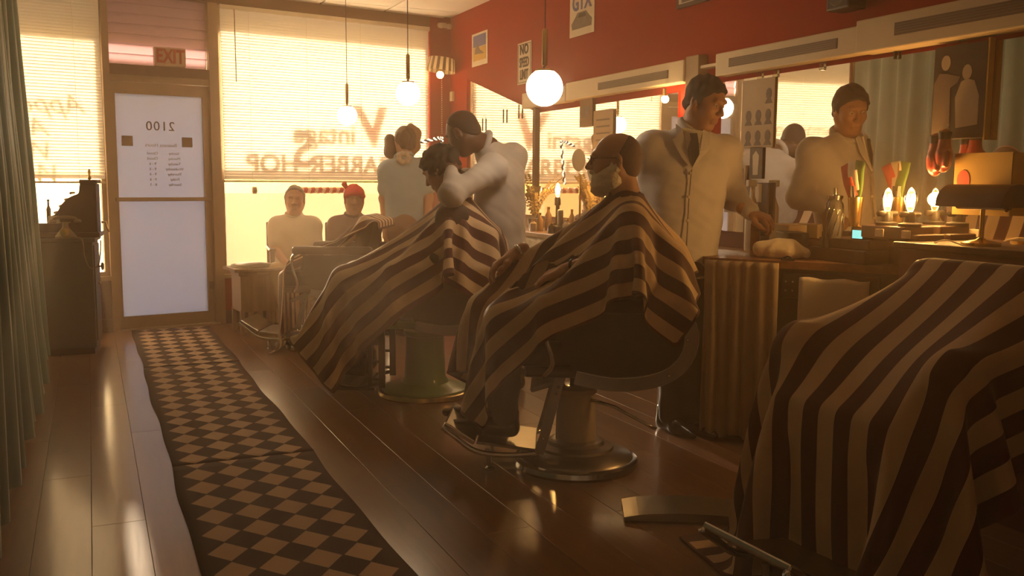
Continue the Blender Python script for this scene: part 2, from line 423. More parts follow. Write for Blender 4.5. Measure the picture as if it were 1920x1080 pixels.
ftxt('Business Hours', .40, 1.49, .04, M_dl2, d1, w=.0365)
for i, (a, b) in enumerate((('Sunday', 'Closed'), ('Monday', 'Closed'), ('Tuesday', '9 - 6'), ('Wednesday', '9 - 6'), ('Thursday', '9 - 6'), ('Friday', '9 - 6'), ('Saturday', '8 - 5'))):
    z = 1.425-i*.042
    ftxt(a, .50, z, .03, M_dl2 if i < 2 else M_dl, d1, w=.0365); ftxt(b, .33, z, .03, M_dl2 if i < 2 else M_dl, d1, w=.0365)
w3 = bpy.data.objects.new('window_3', None); COL.objects.link(w3); w3.matrix_world = FW; struct(w3, 'louvred transom window above the shop door')
M_louv = translucent('louvre_glass', (.58, .46, .50), .55, through=.0)
lm = MB().rbox(.022, .788, -.003, .003, -.043, .043, .002, seg=1).mesh('louvre'); lm.materials.append(M_louv)
for i in range(7):
    o = bpy.data.objects.new('louvre', lm); COL.objects.link(o); o.parent = w3; o.location = (0, .05, 2.16+i*.078); o.rotation_euler = (math.radians(14), 0, 0)
ex = thing('exit_sign', 'small box sign reading EXIT in red above the door', 'sign'); ex.matrix_world = FW
MB().rbox(.352, .596, -.055, .0, 2.114, 2.262, .008).build('box', mat('exit_box', (.52, .36, .24), .5), ex)
textmesh('lettering', 'EXIT', .15, mat('exit_red', (.42, .05, .03), .5), ex, Matrix.Translation((.474, -.057, 2.188)) @ Matrix.Rotation(math.radians(90), 4, 'X') @ Matrix.Diagonal((.72, 1, 1, 1)), .003, bold=.004)

# haze in the room air, lit by the windows
hm, hnt, ho = mat_nodes('room_haze'); vsn = hnt.nodes.new('ShaderNodeVolumeScatter')
vsn.inputs['Color'].default_value = (1.0, .75, .52, 1); vsn.inputs['Density'].default_value = .033; vsn.inputs['Anisotropy'].default_value = .6
hnt.links.new(vsn.outputs[0], ho.inputs['Volume'])
hz = MB().box(LX+.01, WX-.005, BY+.01, 8.0, .005, CEIL-.01).build('haze', hm); tag(hz, 'warm smoky haze filling the air of the shop', 'haze', kind='stuff')
# ================================================================== mirrors, valances, counters
M_mirror = mat('mirror_silver', (.86, .84, .80), .02, metal=1.0, var=.01)
M_cream = mat('cream_paint', (.58, .45, .28), .55, var=.08, scale=4)
M_grille = mat('grille_brown', (.13, .085, .05), .6, metal=.3)
M_chrome = mat('chrome', (.62, .60, .57), .16, metal=1.0, var=.05)
M_steel = mat('worn_steel', (.35, .32, .29), .34, metal=1.0, var=.15)
M_iron = mat('black_iron', (.03, .026, .024), .45, metal=.5)
M_leather = mat('black_leather', (.010, .008, .009), .45, var=.2, bump=.15, bscale=220)
M_blueleather = mat('navy_leather', (.008, .010, .018), .5, var=.15, bump=.15, bscale=220)
M_enamel = mat('cream_enamel', (.60, .50, .36), .25, var=.06, coat=.4)
M_green = mat('green_enamel', (.13, .24, .05), .3, var=.15, scale=5, coat=.3)
M_brass = mat('brass', (.70, .46, .16), .22, metal=1.0, var=.08)
def mirror(pts, label):
    """pts: (Y,z) outline on the right wall"""
    t = thing('wall_mirror', label, 'mirror', group='mirrors along the red wall')
    n = len(pts); vs = [(3.186, y, z) for y, z in pts]+[(3.199, y, z) for y, z in pts]
    MB().add(vs, [tuple(range(n)), tuple(range(2*n-1, n-1, -1))]+[(i, i+n, (i+1) % n+n, (i+1) % n) for i in range(n)]).build('glass', M_mirror, t)
    return t
mC = mirror([(1.7, .955), (4.27, .955), (4.27, 1.765), (1.7, 1.765)], 'long wall mirror above the nearer counter, reflecting the curtain and barbers')
mBb = mirror([(4.69, .955), (6.58, .955), (6.58, 1.745), (4.69, 1.745)], 'wall mirror behind the standing barber, full of glowing window blind')
mA = mirror([(6.64, .955), (8.08, .955), (8.08, 2.14), (6.64, 1.76)], 'sloping-topped wall mirror nearest the shop window')
for y in (3.95, 3.83, 3.5, 3.05, 2.72):
    MB().rbox(3.172, 3.199, y-.012, y+.012, 1.75, 1.785, .004).build('clip', clear_glass('clip_plastic', (.9, .88, .8)), mC)
MB().rbox(3.165, 3.199, 6.585, 6.635, .955, 1.80, .004).build('divider', M_dark, mA)
def valance(y0, y1, z0, z1, xf, label, slot):
    t = thing('light_valance', label, 'valance box', group='cream valance boxes above the mirrors')
    MB().rbox(xf, 3.199, y0, y1, z0, z1, .006).build('box', M_cream, t)
    g = MB().box(xf-.003, xf+.004, slot[0], slot[1], slot[2], slot[3]).build('slot', M_grille, t)
    gm_ = MB().box(xf-.006, xf-.003, slot[0]+.004, slot[1]-.004, -.0015, .0015).mesh('grille_bar'); gm_.materials.append(mat('grille_bar', (.2, .14, .085), .5, metal=.3))
    for i in range(4):
        o = bpy.data.objects.new('grille_bar', gm_); COL.objects.link(o); o.parent = g; o.location.z = slot[2]+(i+1)*(slot[3]-slot[2])/5
    return t
valance(3.205, 4.25, 1.79, 1.91, 3.12, 'cream valance box with long grille above the standing barber, second from the camera', (3.34, 4.13, 1.827, 1.873))
valance(1.6, 3.20, 1.785, 1.925, 3.09, 'cream valance box with long grille nearest the camera, set proud of the next', (1.75, 2.98, 1.833, 1.885))
valance(4.55, 6.0, 1.79, 1.915, 3.12, 'cream valance box with crumpled grille above the middle mirror', (4.70, 5.53, 1.825, 1.872))
valance(6.005, 6.74, 1.785, 1.90, 3.12, 'short cream valance box behind the largest hanging globe', (6.05, 6.45, 1.825, 1.865))
# short wooden post and white bar between two valances
t = thing('wall_post', 'narrow brown wooden post between two cream valance boxes', 'post')
MB().rbox(3.13, 3.199, 4.42, 4.545, .96, 1.93, .006).build('post', mat('post_brown', (.30, .19, .10), .6), t)
t = thing('wall_bar', 'short white metal bar beside the wooden post', 'bar')
MB().rbox(3.14, 3.199, 4.255, 4.415, 1.85, 1.868, .004).build('bar', M_cream, t)

def station(name, poly, z0, z1, m, label, cat='cabinet'):
    t = thing(name, label, cat); n = len(poly)
    vs = [(x, y, z0) for x, y in poly]+[(x, y, z1) for x, y in poly]
    MB().add(vs, [tuple(range(n)), tuple(range(2*n-1, n-1, -1))]+[(i, i+n, (i+1) % n+n, (i+1) % n) for i in range(n)]).build('body', m, t)
    return t
M_black = mat('black_lacquer', (.022, .014, .012), .35, var=.2)
M_maroon = mat('maroon_paint', (.10, .016, .012), .45, var=.2)
CA, CB = Vector((2.66, 3.62)), Vector((3.12, 2.93))           # angled front of the near counter
cdir = (CB-CA).normalized(); cn = Vector((cdir.y, -cdir.x))     # along the front, outwards (towards camera)
if cn.y > 0: cn = -cn
sA = station('vanity_cabinet', [(2.70, 3.615), (3.13, 2.965), (3.195, 2.84), (3.195, 4.25), (2.80, 4.25)], 0, .832, M_black, 'black angled vanity cabinet beneath the wooden counter')
top = tag(MB().add([(2.66, 3.62, .834), (3.12, 2.93, .834), (3.198, 2.80, .834), (3.198, 4.27, .834), (2.76, 4.27, .834),
                    (2.66, 3.62, .868), (3.12, 2.93, .868), (3.198, 2.80, .868), (3.198, 4.27, .868), (2.76, 4.27, .868)],
                   [(4, 3, 2, 1, 0), (5, 6, 7, 8, 9)]+[(i, (i+1) % 5, (i+1) % 5+5, i+5) for i in range(5)]).build('worktop', M_wood),
          'wooden counter top with angled front edge beside the standing barber', 'counter')
MB().box(3.175, 3.198, 2.80, 4.27, .869, .95).build('backsplash', M_maroon, top)
def on_front(u, out, z): p = CA+cdir*u+cn*out; return (p.x, p.y, z)
fa = math.atan2(cdir.y, cdir.x)
FA = Matrix.Translation((CA.x, CA.y, 0)) @ rotz(fa)             # x along the front, -y outwards
MB().rbox(.34, .76, .008, .030, .70, .815, .004, FA).build('drawer', M_black, sA)
kn = MB().lathe([(.004, 0), (.016, .004), (.02, .012), (.012, .02), (.004, .024)], 16, FA @ Matrix.Translation((.56, .008, .778)) @ Matrix.Rotation(math.radians(90), 4, 'X')).build('knob', M_chrome, sA, True)
for u in (.36, .39):
    for z in (.775, .735): MB().sphere((u, .006, z), .005, FA, 10, 6).build('stud', M_steel, sA, True)
# cabinet nearer the camera
sB = station('vanity_cabinet', [(2.95, 1.2), (2.95, 2.76), (3.195, 2.76), (3.195, 1.2)], 0, .962, M_maroon, 'dark red vanity cabinet behind the nearest striped cape')
topB = tag(MB().rbox(2.93, 3.198, 1.2, 2.78, .964, .99, .004).build('worktop', M_darkwood), 'dark wooden counter top behind the nearest striped cape', 'counter')
# far counter
sC = station('vanity_cabinet', [(2.84, 4.95), (2.84, 7.2), (3.195, 7.2), (3.195, 4.95)], 0, .832, M_dark, 'brown vanity cabinet by the middle mirror')
topC = tag(MB().rbox(2.80, 3.198, 4.93, 7.22, .834, .868, .004).build('worktop', M_wood), 'wooden counter top along the middle mirror, crowded with bottles', 'counter')
MB().box(3.175, 3.198, 4.95, 7.2, .869, .95).build('backsplash', M_maroon, topC)

def drape(name, p0, p1, z0, z1, folds, amp, m, label, cat, seed=1, nu=None, nz=24, flare=.3, parent=None, hem=.01, lean=(0, 0)):
    """a hanging gathered cloth between two floor points"""
    r = random.Random(seed); a = Vector(p0); b = Vector(p1); d = b-a; L = d.length; t = d/L; n = Vector((t.y, -t.x)); nu = nu or folds*10
    ph = [r.uniform(0, 6.28) for _ in range(6)]; k1 = [r.uniform(.7, 1.3) for _ in range(6)]
    vs = []; fs = []
    for j in range(nz+1):
        v = j/nz
        for i in range(nu+1):
            u = i/nu; w = u+.012*math.sin(9*u+ph[0]+3*v)
            q = math.sin(2*math.pi*folds*w+ph[1]+.6*math.sin(2.3*v+ph[2]))
            q = q*.75+.35*math.sin(2*math.pi*folds*.53*w+ph[3]+1.2*v)+.18*math.sin(2*math.pi*folds*1.9*w+ph[4]-1.5*v)
            g = amp*(flare+(1-flare)*min(1, v*1.6))*q
            p = a+d*u+n*g+Vector(lean)*v*v
            vs.append((p.x, p.y, z1+(z0-z1)*v+hem*math.sin(5*u*math.pi+ph[5])*(v > .98)))
    for j in range(nz):
        for i in range(nu): fs.append((j*(nu+1)+i, j*(nu+1)+i+1, (j+1)*(nu+1)+i+1, (j+1)*(nu+1)+i))
    me = bpy.data.meshes.new(name); me.from_pydata(vs, [], fs)
    o = link(name, me, m, parent, True)
    s = o.modifiers.new('thick', 'SOLIDIFY'); s.thickness = .003
    if label: tag(o, label, cat)
    return o
M_sheer = translucent('beige_sheer', (.52, .40, .27), .35, noise=.15)
M_white_cloth = mat('white_cotton', (.72, .62, .48), .9, var=.06, scale=30, sheen=.3, bump=.1, bscale=300)
c0 = on_front(-.015, .03, 0); c1 = on_front(.335, .03, 0)
drape('cabinet_curtain', c0[:2], c1[:2], .03, .86, 6, .016, M_sheer, 'beige gathered cloth curtain hanging below the wooden counter', 'curtain', 3)
# towel hanging over the drawer
tw = MB()
ns = 14
prof = [(.0, .795), (-.006, .80), (-.012, .798), (-.016, .78), (-.018, .7), (-.018, .6), (-.016, .45), (-.016, .33)]
vs = []; fs = []
for i in range(ns+1):
    u = .425+i/ns*.30
    for (o_, z) in prof: vs.append((u, o_-.003+.002*math.sin(i*1.3+z*9), z+.004*math.sin(i*.9)))
m_ = len(prof)
for i in range(ns):
    for j in range(m_-1): fs.append((i*m_+j, (i+1)*m_+j, (i+1)*m_+j+1, i*m_+j+1))
tw.add(vs, fs, FA)
o = tw.build('hand_towel', M_white_cloth, None, True); s = o.modifiers.new('thick', 'SOLIDIFY'); s.thickness = .004
tag(o, 'white cotton towel hanging down the front of the black cabinet', 'towel')
drape('counter_skirt', (2.815, 6.75), (2.815, 5.05), .05, .832, 20, .012, M_white_cloth, 'pale gathered cloth skirt below the far counter', 'curtain', 5)

# ================================================================== curtain, runner, pendants
M_teal = mat('teal_curtain_satin', (.15, .26, .22), .38, var=.2, scale=5, sheen=.4)
cu = thing('teal_curtain', 'tall teal green curtain hanging to the floor beside the shop cabinet', 'curtain')
r = random.Random(11)
vs = []; fs = []; NU, NZ = 330, 40; y0, y1 = 7.0, 2.2
for j in range(NZ+1):
    v = j/NZ
    for i in range(NU+1):
        u = i/NU; yy = y0+(y1-y0)*u
        q = math.sin(2*math.pi*26*u+1.4*math.sin(8*u)+.5*math.sin(3*v+9*u))*.7+.4*math.sin(2*math.pi*14.3*u+2*v)+.2*math.sin(2*math.pi*47*u-v)
        g = (.024+.034*min(1, v*1.8))*q
        bulge = .085*max(0, v-.55)**1.3*math.sin(5.1*u+.7)+.05*v*v
        z = 2.68+(.012-2.68)*v
        if j == NZ: z += .012+.012*math.sin(31*u)
        vs.append((-.41+g+bulge-.08*(1-u)*0+ (.05*u), yy+.012*math.sin(40*u+2*v), z))
for j in range(NZ):
    for i in range(NU): fs.append((j*(NU+1)+i, j*(NU+1)+i+1, (j+1)*(NU+1)+i+1, (j+1)*(NU+1)+i))
me = bpy.data.meshes.new('cloth'); me.from_pydata(vs, [], fs); o = link('cloth', me, M_teal, cu, True)
MB().tube([(-.34, 7.1, 2.695), (-.30, 2.1, 2.695)], .012, 10).build('rail', M_steel, cu, True)

# runner: three lengths laid end to end
def runner_mat():
    m, nt, o = mat_nodes('diamond_runner_weave'); b = nt.nodes.new('ShaderNodeBsdfPrincipled'); b.inputs['Roughness'].default_value = .85
    tc = nt.nodes.new('ShaderNodeTexCoord'); sx = nt.nodes.new('ShaderNodeSeparateXYZ'); nt.links.new(tc.outputs['UV'], sx.inputs[0])
    def mth(op, a, bb=None):
        n = nt.nodes.new('ShaderNodeMath'); n.operation = op
        for k, q in ((0, a), (1, bb)):
            if q is None: continue
            if isinstance(q, (int, float)): n.inputs[k].default_value = q
            else: nt.links.new(q, n.inputs[k])
        return n.outputs[0]
    nz = nt.nodes.new('ShaderNodeTexNoise'); nz.inputs['Scale'].default_value = 60; nt.links.new(tc.outputs['UV'], nz.inputs['Vector'])
    wob = mth('MULTIPLY', mth('SUBTRACT', nz.outputs['Fac'], .5), .05)
    fx = mth('ABSOLUTE', mth('SUBTRACT', mth('FRACT', sx.outputs[0]), .5)); fy = mth('ABSOLUTE', mth('SUBTRACT', mth('FRACT', sx.outputs[1]), .5))
    dia = mth('LESS_THAN', mth('ADD', mth('ADD', fx, fy), wob), .475)
    edge = mth('MULTIPLY', mth('GREATER_THAN', sx.outputs[0], 0.0), mth('LESS_THAN', sx.outputs[0], 4.0))
    n2 = nt.nodes.new('ShaderNodeTexNoise'); n2.inputs['Scale'].default_value = 3; n2.inputs['Detail'].default_value = 6; nt.links.new(tc.outputs['Object'], n2.inputs['Vector'])
    c1 = nt.nodes.new('ShaderNodeMix'); c1.data_type = 'RGBA'; c1.inputs['A'].default_value = (.48, .33, .22, 1); c1.inputs['B'].default_value = (.34, .22, .14, 1); nt.links.new(n2.outputs['Fac'], c1.inputs['Factor'])
    c2 = nt.nodes.new('ShaderNodeMix'); c2.data_type = 'RGBA'; c2.inputs['A'].default_value = (.040, .020, .016, 1); nt.links.new(c1.outputs['Result'], c2.inputs['B'])
    nt.links.new(mth('MULTIPLY', dia, edge), c2.inputs['Factor']); nt.links.new(c2.outputs['Result'], b.inputs['Base Color'])
    bp = nt.nodes.new('ShaderNodeBump'); bp.inputs['Strength'].default_value = .3; bp.inputs['Distance'].default_value = .002
    n3 = nt.nodes.new('ShaderNodeTexNoise'); n3.inputs['Scale'].default_value = 400; nt.links.new(tc.outputs['Object'], n3.inputs['Vector']); nt.links.new(n3.outputs['Fac'], bp.inputs['Height']); nt.links.new(bp.outputs[0], b.inputs['Normal'])
    nt.links.new(b.outputs[0], o.inputs[0]); return m
M_run = runner_mat()
def runner(y0, y1, label, z=.007, cell=.175, ph=0.0):
    x0, x1 = .272, .872; nx, ny = 12, max(8, int((y1-y0)/.06)); vs = []; fs = []; uv = []
    for j in range(ny+1):
        for i in range(nx+1):
            X = x0+(x1-x0)*i/nx; Y = y0+(y1-y0)*j/ny
            e = .006*math.sin(Y*3.1)+.004*math.sin(Y*7.7+1) if i in (0, nx) else 0
            lift = .004*math.exp(-((Y-y0)/.05)**2)+.004*math.exp(-((Y-y1)/.05)**2)
            vs.append((X+e, Y, z+lift)); uv.append(((X-x0-.028)/(x1-x0-.056)*4, (Y-y0)/cell+ph))
    for j in range(ny):
        for i in range(nx): fs.append((j*(nx+1)+i, j*(nx+1)+i+1, (j+1)*(nx+1)+i+1, (j+1)*(nx+1)+i))
    me = bpy.data.meshes.new('runner_rug'); me.from_pydata(vs, [], fs); ul = me.uv_layers.new(name='UVMap')
    for p in me.polygons:
        for li in p.loop_indices: ul.data[li].uv = uv[me.loops[li].vertex_index]
    o = link('runner_rug', me, M_run, None, True); s = o.modifiers.new('thick', 'SOLIDIFY'); s.thickness = .0065; s.offset = -1
    return tag(o, label, 'rug', 'diamond runner rugs laid end to end')
runner(6.36, 8.0, 'diamond patterned runner rug lying nearest the shop door')
runner(4.09, 6.355, 'diamond patterned runner rug in the middle of the row of three')
runner(1.4, 4.085, 'diamond patterned runner rug nearest the camera')

M_globe = None
def pendant(x, y, z, R, label, rodlen, rodr, estr):
    t = thing('pendant_lamp', label, 'lamp', (x, y, 0), group='globe pendant lamps')
    MB().tube([(0, 0, z+R*1.12+rodlen), (0, 0, CEIL)], .0028, 6).build('cord', M_iron, t)
    MB().lathe([(.004, z+R*1.12), (rodr, z+R*1.2), (rodr, z+R*1.12+rodlen-.012), (rodr*.6, z+R*1.12+rodlen)], 20).build('rod', M_brass, t, 'auto')
    MB().lathe([(R*.55, z+R*.86), (R*.5, z+R*.97), (R*.1, z+R*1.0), (R*.1, z+R*1.14)], 24).build('cap', M_brass, t, 'auto')
    MB().lathe([(.045, CEIL-.022), (.05, CEIL-.004), (.02, CEIL)], 20).build('ceiling_rose', M_brass, t, 'auto')
    MB().sphere((0, 0, z), R, None, 32, 20).build('globe', emission('globe_glow', (1.0, .74, .46), estr), t, True)
pendant(2.156, 4.38, 1.698, .0945, 'largest white globe lamp hanging on a brass rod, nearest the camera', .19, .0155, 12.0)
pendant(1.93, 5.94, 1.786, .0785, 'middle white globe lamp hanging in front of the window blind', .165, .0125, 12.0)
pendant(1.926, 7.51, 1.74, .0785, 'smallest looking white globe lamp hanging farthest in, nearest the window', .165, .0125, 12.0)

# ================================================================== barber chairs
def barber_chair(name, label, loc, rz, column, base, rim, pad, style='round', back=.98, foot=True):
    t = thing(name, label, 'barber chair', (loc[0], loc[1], 0), rz, 'barber chairs in a row')
    if style == 'green':
        MB().lathe([(.262, 0), (.272, .012), (.268, .032), (.25, .036)], 48).build('base_rim', rim, t, 'auto')
        MB().lathe([(.25, .03), (.245, .045), (.17, .06), (.135, .075), (.118, .11), (.11, .25), (.108, .34), (.122, .348), (.122, .375), (.10, .385)], 40).build('pedestal', column, t, 'auto')
        MB().lathe([(.06, .38), (.06, .415)], 20).build('spindle', M_iron, t, 'auto')
        MB().rbox(-.26, .26, -.25, .25, .412, .462, .012).build('seat_frame', column, t)
    else:
        MB().lathe([(.262, 0), (.272, .014), (.268, .034), (.25, .042)], 48).build('base_rim', rim, t, 'auto')
        MB().lathe([(.25, .038), (.24, .052), (.165, .078), (.16, .088), (.125, .098), (.118, .112), (.098, .118)], 48).build('base_disc', base, t, 'auto')
        MB().lathe([(.088, .10), (.083, .30), (.083, .315), (.09, .322), (.09, .342), (.075, .350), (.03, .352)], 40).build('pedestal', column, t, 'auto')
        MB().lathe([(.028, .35), (.028, .44)], 20).build('spindle', M_iron, t, 'auto')
        MB().rbox(-.24, .22, -.22, .22, .425, .468, .012).build('seat_frame', M_iron, t)
        MB().tube([(-.06, .06, .30), (-.16, .075, .275), (-.30, .10, .205), (-.335, .105, .19)], [.009, .008, .007, .009], 8).build('pump_lever', M_chrome, t, True)
    MB().rbox(-.29, .25, -.245, .245, .47, .575, .035, seg=3).build('seat', pad, t, 'auto')
    B = Matrix.Translation((-.285, 0, .56)) @ Matrix.Rotation(math.radians(-13), 4, 'Y')
    MB().rbox(-.055, .05, -.235, .235, 0, back-.56, .04, B, 3).build('backrest', pad, t, 'auto')
    loop = smoothpath([(-.405, .715), (-.445, .63), (-.435, .54), (-.375, .465), (-.27, .425), (-.13, .415), (.01, .44)], 4)
    for s in (-1, 1):
        MB().strip([(p.x, p.y) for p in loop], .026, s*.275-.009, s*.275+.009).build('arm_loop', M_steel, t)
        MB().strip([(p.x-.0, p.y) for p in loop], .029, s*.2745-.004, s*.2745+.004).build('arm_loop_edge', M_chrome, t)
        poly = [(.02, .46), (-.13, .44), (-.26, .45), (-.355, .48), (-.41, .55), (-.418, .63), (-.385, .70), (.06, .70), (.08, .6)]
        MB().prism(poly, s*.268-.011, s*.268+.004).build('arm_panel', pad, t)
        MB().rbox(-.43, .13, s*.285-.038, s*.285+.038, .705, .762, .022, seg=3).build('armrest', pad, t, 'auto')
        for q in ((-.43, .60), (-.36, .455)): MB().sphere((q[0], s*.286, q[1]), .008, None, 10, 6).build('bolt', M_chrome, t, True)
        MB().tube(smoothpath([(.10, s*.285, .71), (.135, s*.285, .68), (.13, s*.285, .6), (.10, s*.28, .5), (.14, s*.26, .44)], 3), .011, 8).build('arm_bracket', M_chrome, t, True)
    if foot:
        if style == 'green':
            for s in (-1, 1):
                f = MB().box(.20, .235, s*.17-.01, s*.17+.01, .07, .46).box(.27, .295, s*.17-.01, s*.17+.01, .08, .44)
                for k in range(4): f.box(.235, .27, s*.17-.008, s*.17+.008, .11+k*.1, .125+k*.1)
                f.build('foot_strut', M_iron, t)
                MB().tube(smoothpath([(.235, s*.17, .09), (.36, s*.17, .07), (.47, s*.17, .09), (.51, s*.17, .14), (.50, s*.17, .19)], 4), .011, 8).build('foot_scroll', M_iron, t, True)
            pl = MB()
            for k in range(5): pl.box(.27+k*.045, .30+k*.045, -.17, .17, .066, .082)
            pl.box(.26, .5, -.165, -.14, .05, .066).box(.26, .5, .14, .165, .05, .066).build('footplate', M_iron, t)
        else:
            for s in (-1, 1):
                MB().strip([(.055, .455), (.075, .40), (.125, .20), (.155, .095)], .02, s*.175-.007, s*.175+.007).build('foot_strut', M_steel, t)
                for z, xx in ((.38, .078), (.35, .086), (.16, .136)): MB().sphere((xx, s*.184, z), .006, None, 10, 6).build('bolt', M_chrome, t, True)
                MB().tube(smoothpath([(.155, s*.175, .095), (.30, s*.175, .085), (.42, s*.175, .10), (.50, s*.175, .155), (.56, s*.175, .20)], 4), .012, 8).build('foot_rail', M_chrome, t, True)
            MB().tube([(.375, -.10, .09), (.365, -.10, .012)], .012, 10).lathe([(.022, 0), (.022, .008), (.012, .016)], 16, Matrix.Translation((.365, -.10, 0))).build('foot_peg', M_chrome, t, 'auto')
            MB().tube([(.375, .10, .09), (.365, .10, .012)], .012, 10).lathe([(.022, 0), (.022, .008), (.012, .016)], 16, Matrix.Translation((.365, .10, 0))).build('foot_peg', M_chrome, t, 'auto')
            Pm = Matrix.Translation((.17, 0, .098)) @ Matrix.Rotation(math.radians(-7), 4, 'Y')
            MB().rbox(0, .25, -.17, .17, 0, .014, .004, Pm).build('footplate', M_steel, t)
            Pt = Matrix.Translation((.43, 0, .125)) @ Matrix.Rotation(math.radians(-32), 4, 'Y')
            MB().rbox(0, .15, -.18, .18, 0, .022, .006, Pt).build('toe_plate', M_chrome, t)
            Pc = Matrix.Translation((.07, 0, .40)) @ Matrix.Rotation(math.radians(18), 4, 'Y')
            MB().rbox(0, .13, -.17, .17, -.012, .012, .008, Pc).build('calf_rest', M_steel, t)
    return t
RZ1 = math.atan2(.457, -.889)
ch1 = barber_chair('barber_chair', 'chrome and cream barber chair seating the bald lathered man', (1.88, 3.48), RZ1, M_enamel, M_steel, M_chrome, M_blueleather)
ch2 = barber_chair('barber_chair', 'green enamel barber chair under the dark haired customer', (1.72, 5.01), RZ1, M_green, M_green, M_brass, M_leather, 'green')
ch3 = barber_chair('barber_chair', 'empty barber chair with curved footrest beside the newspaper table', (1.52, 6.72), RZ1, M_enamel, M_steel, M_chrome, M_leather)
ch0 = barber_chair('barber_chair', 'empty barber chair nearest the camera, hidden under a striped cape', (2.18, 2.05), math.radians(183), M_enamel, M_steel, M_chrome, M_leather)
# ================================================================== figures: smooth implicit surfaces
def PX(px, py, fw):
    """point of the place that lies fw metres ahead along the viewing axis"""
    return np.array(Vector((0, 0, H)) + (_F + _R*((px-960)/1750.0) + _U*((540-py)/1750.0))*fw)
def A3(*a): return np.array(a, float)
def nrm(v): v = np.asarray(v, float); return v/np.linalg.norm(v)
def surface_net(D, o, h):
    s = D < 0; nx, ny, nz = D.shape
    cnt = np.zeros((nx-1, ny-1, nz-1), np.int8)
    for i in (0, 1):
        for j in (0, 1):
            for k in (0, 1): cnt += s[i:nx-1+i, j:ny-1+j, k:nz-1+k]
    act = (cnt > 0) & (cnt < 8)
    I = np.argwhere(act)
    if len(I) == 0: return [], []
    idx = -np.ones(act.shape, np.int64); idx[act] = np.arange(len(I))
    acc = np.zeros((len(I), 3)); n = np.zeros(len(I))
    c = [(i, j, k) for i in (0, 1) for j in (0, 1) for k in (0, 1)]
    for a in c:
        for ax in range(3):
            if a[ax]: continue
            b = list(a); b[ax] = 1
            da = D[I[:, 0]+a[0], I[:, 1]+a[1], I[:, 2]+a[2]]; db = D[I[:, 0]+b[0], I[:, 1]+b[1], I[:, 2]+b[2]]
            m = (da < 0) != (db < 0)
            t = np.where(m, da/np.where(m, da-db, 1), 0)
            p = np.array(a, float)[None].repeat(len(I), 0); p[:, ax] = t
            acc[m] += p[m]; n[m] += 1
    V = (I+acc/n[:, None])*h+o
    F = []
    for ax in range(3):
        sl0 = [slice(None)]*3; sl1 = [slice(None)]*3; sl0[ax] = slice(0, -1); sl1[ax] = slice(1, None)
        ch = s[tuple(sl0)] != s[tuple(sl1)]
        E = np.argwhere(ch); u, v = (ax+1) % 3, (ax+2) % 3
        ok = (E[:, u] > 0) & (E[:, v] > 0) & (E[:, u] < D.shape[u]-1) & (E[:, v] < D.shape[v]-1); E = E[ok]
        q = []
        for du, dv in ((-1, -1), (0, -1), (0, 0), (-1, 0)):
            e = E.copy(); e[:, u] += du; e[:, v] += dv; q.append(idx[e[:, 0], e[:, 1], e[:, 2]])
        q = np.stack(q, 1); fl_ = s[E[:, 0], E[:, 1], E[:, 2]]
        q = np.where(fl_[:, None], q, q[:, ::-1]); F.append(q)
    return V, np.concatenate(F)
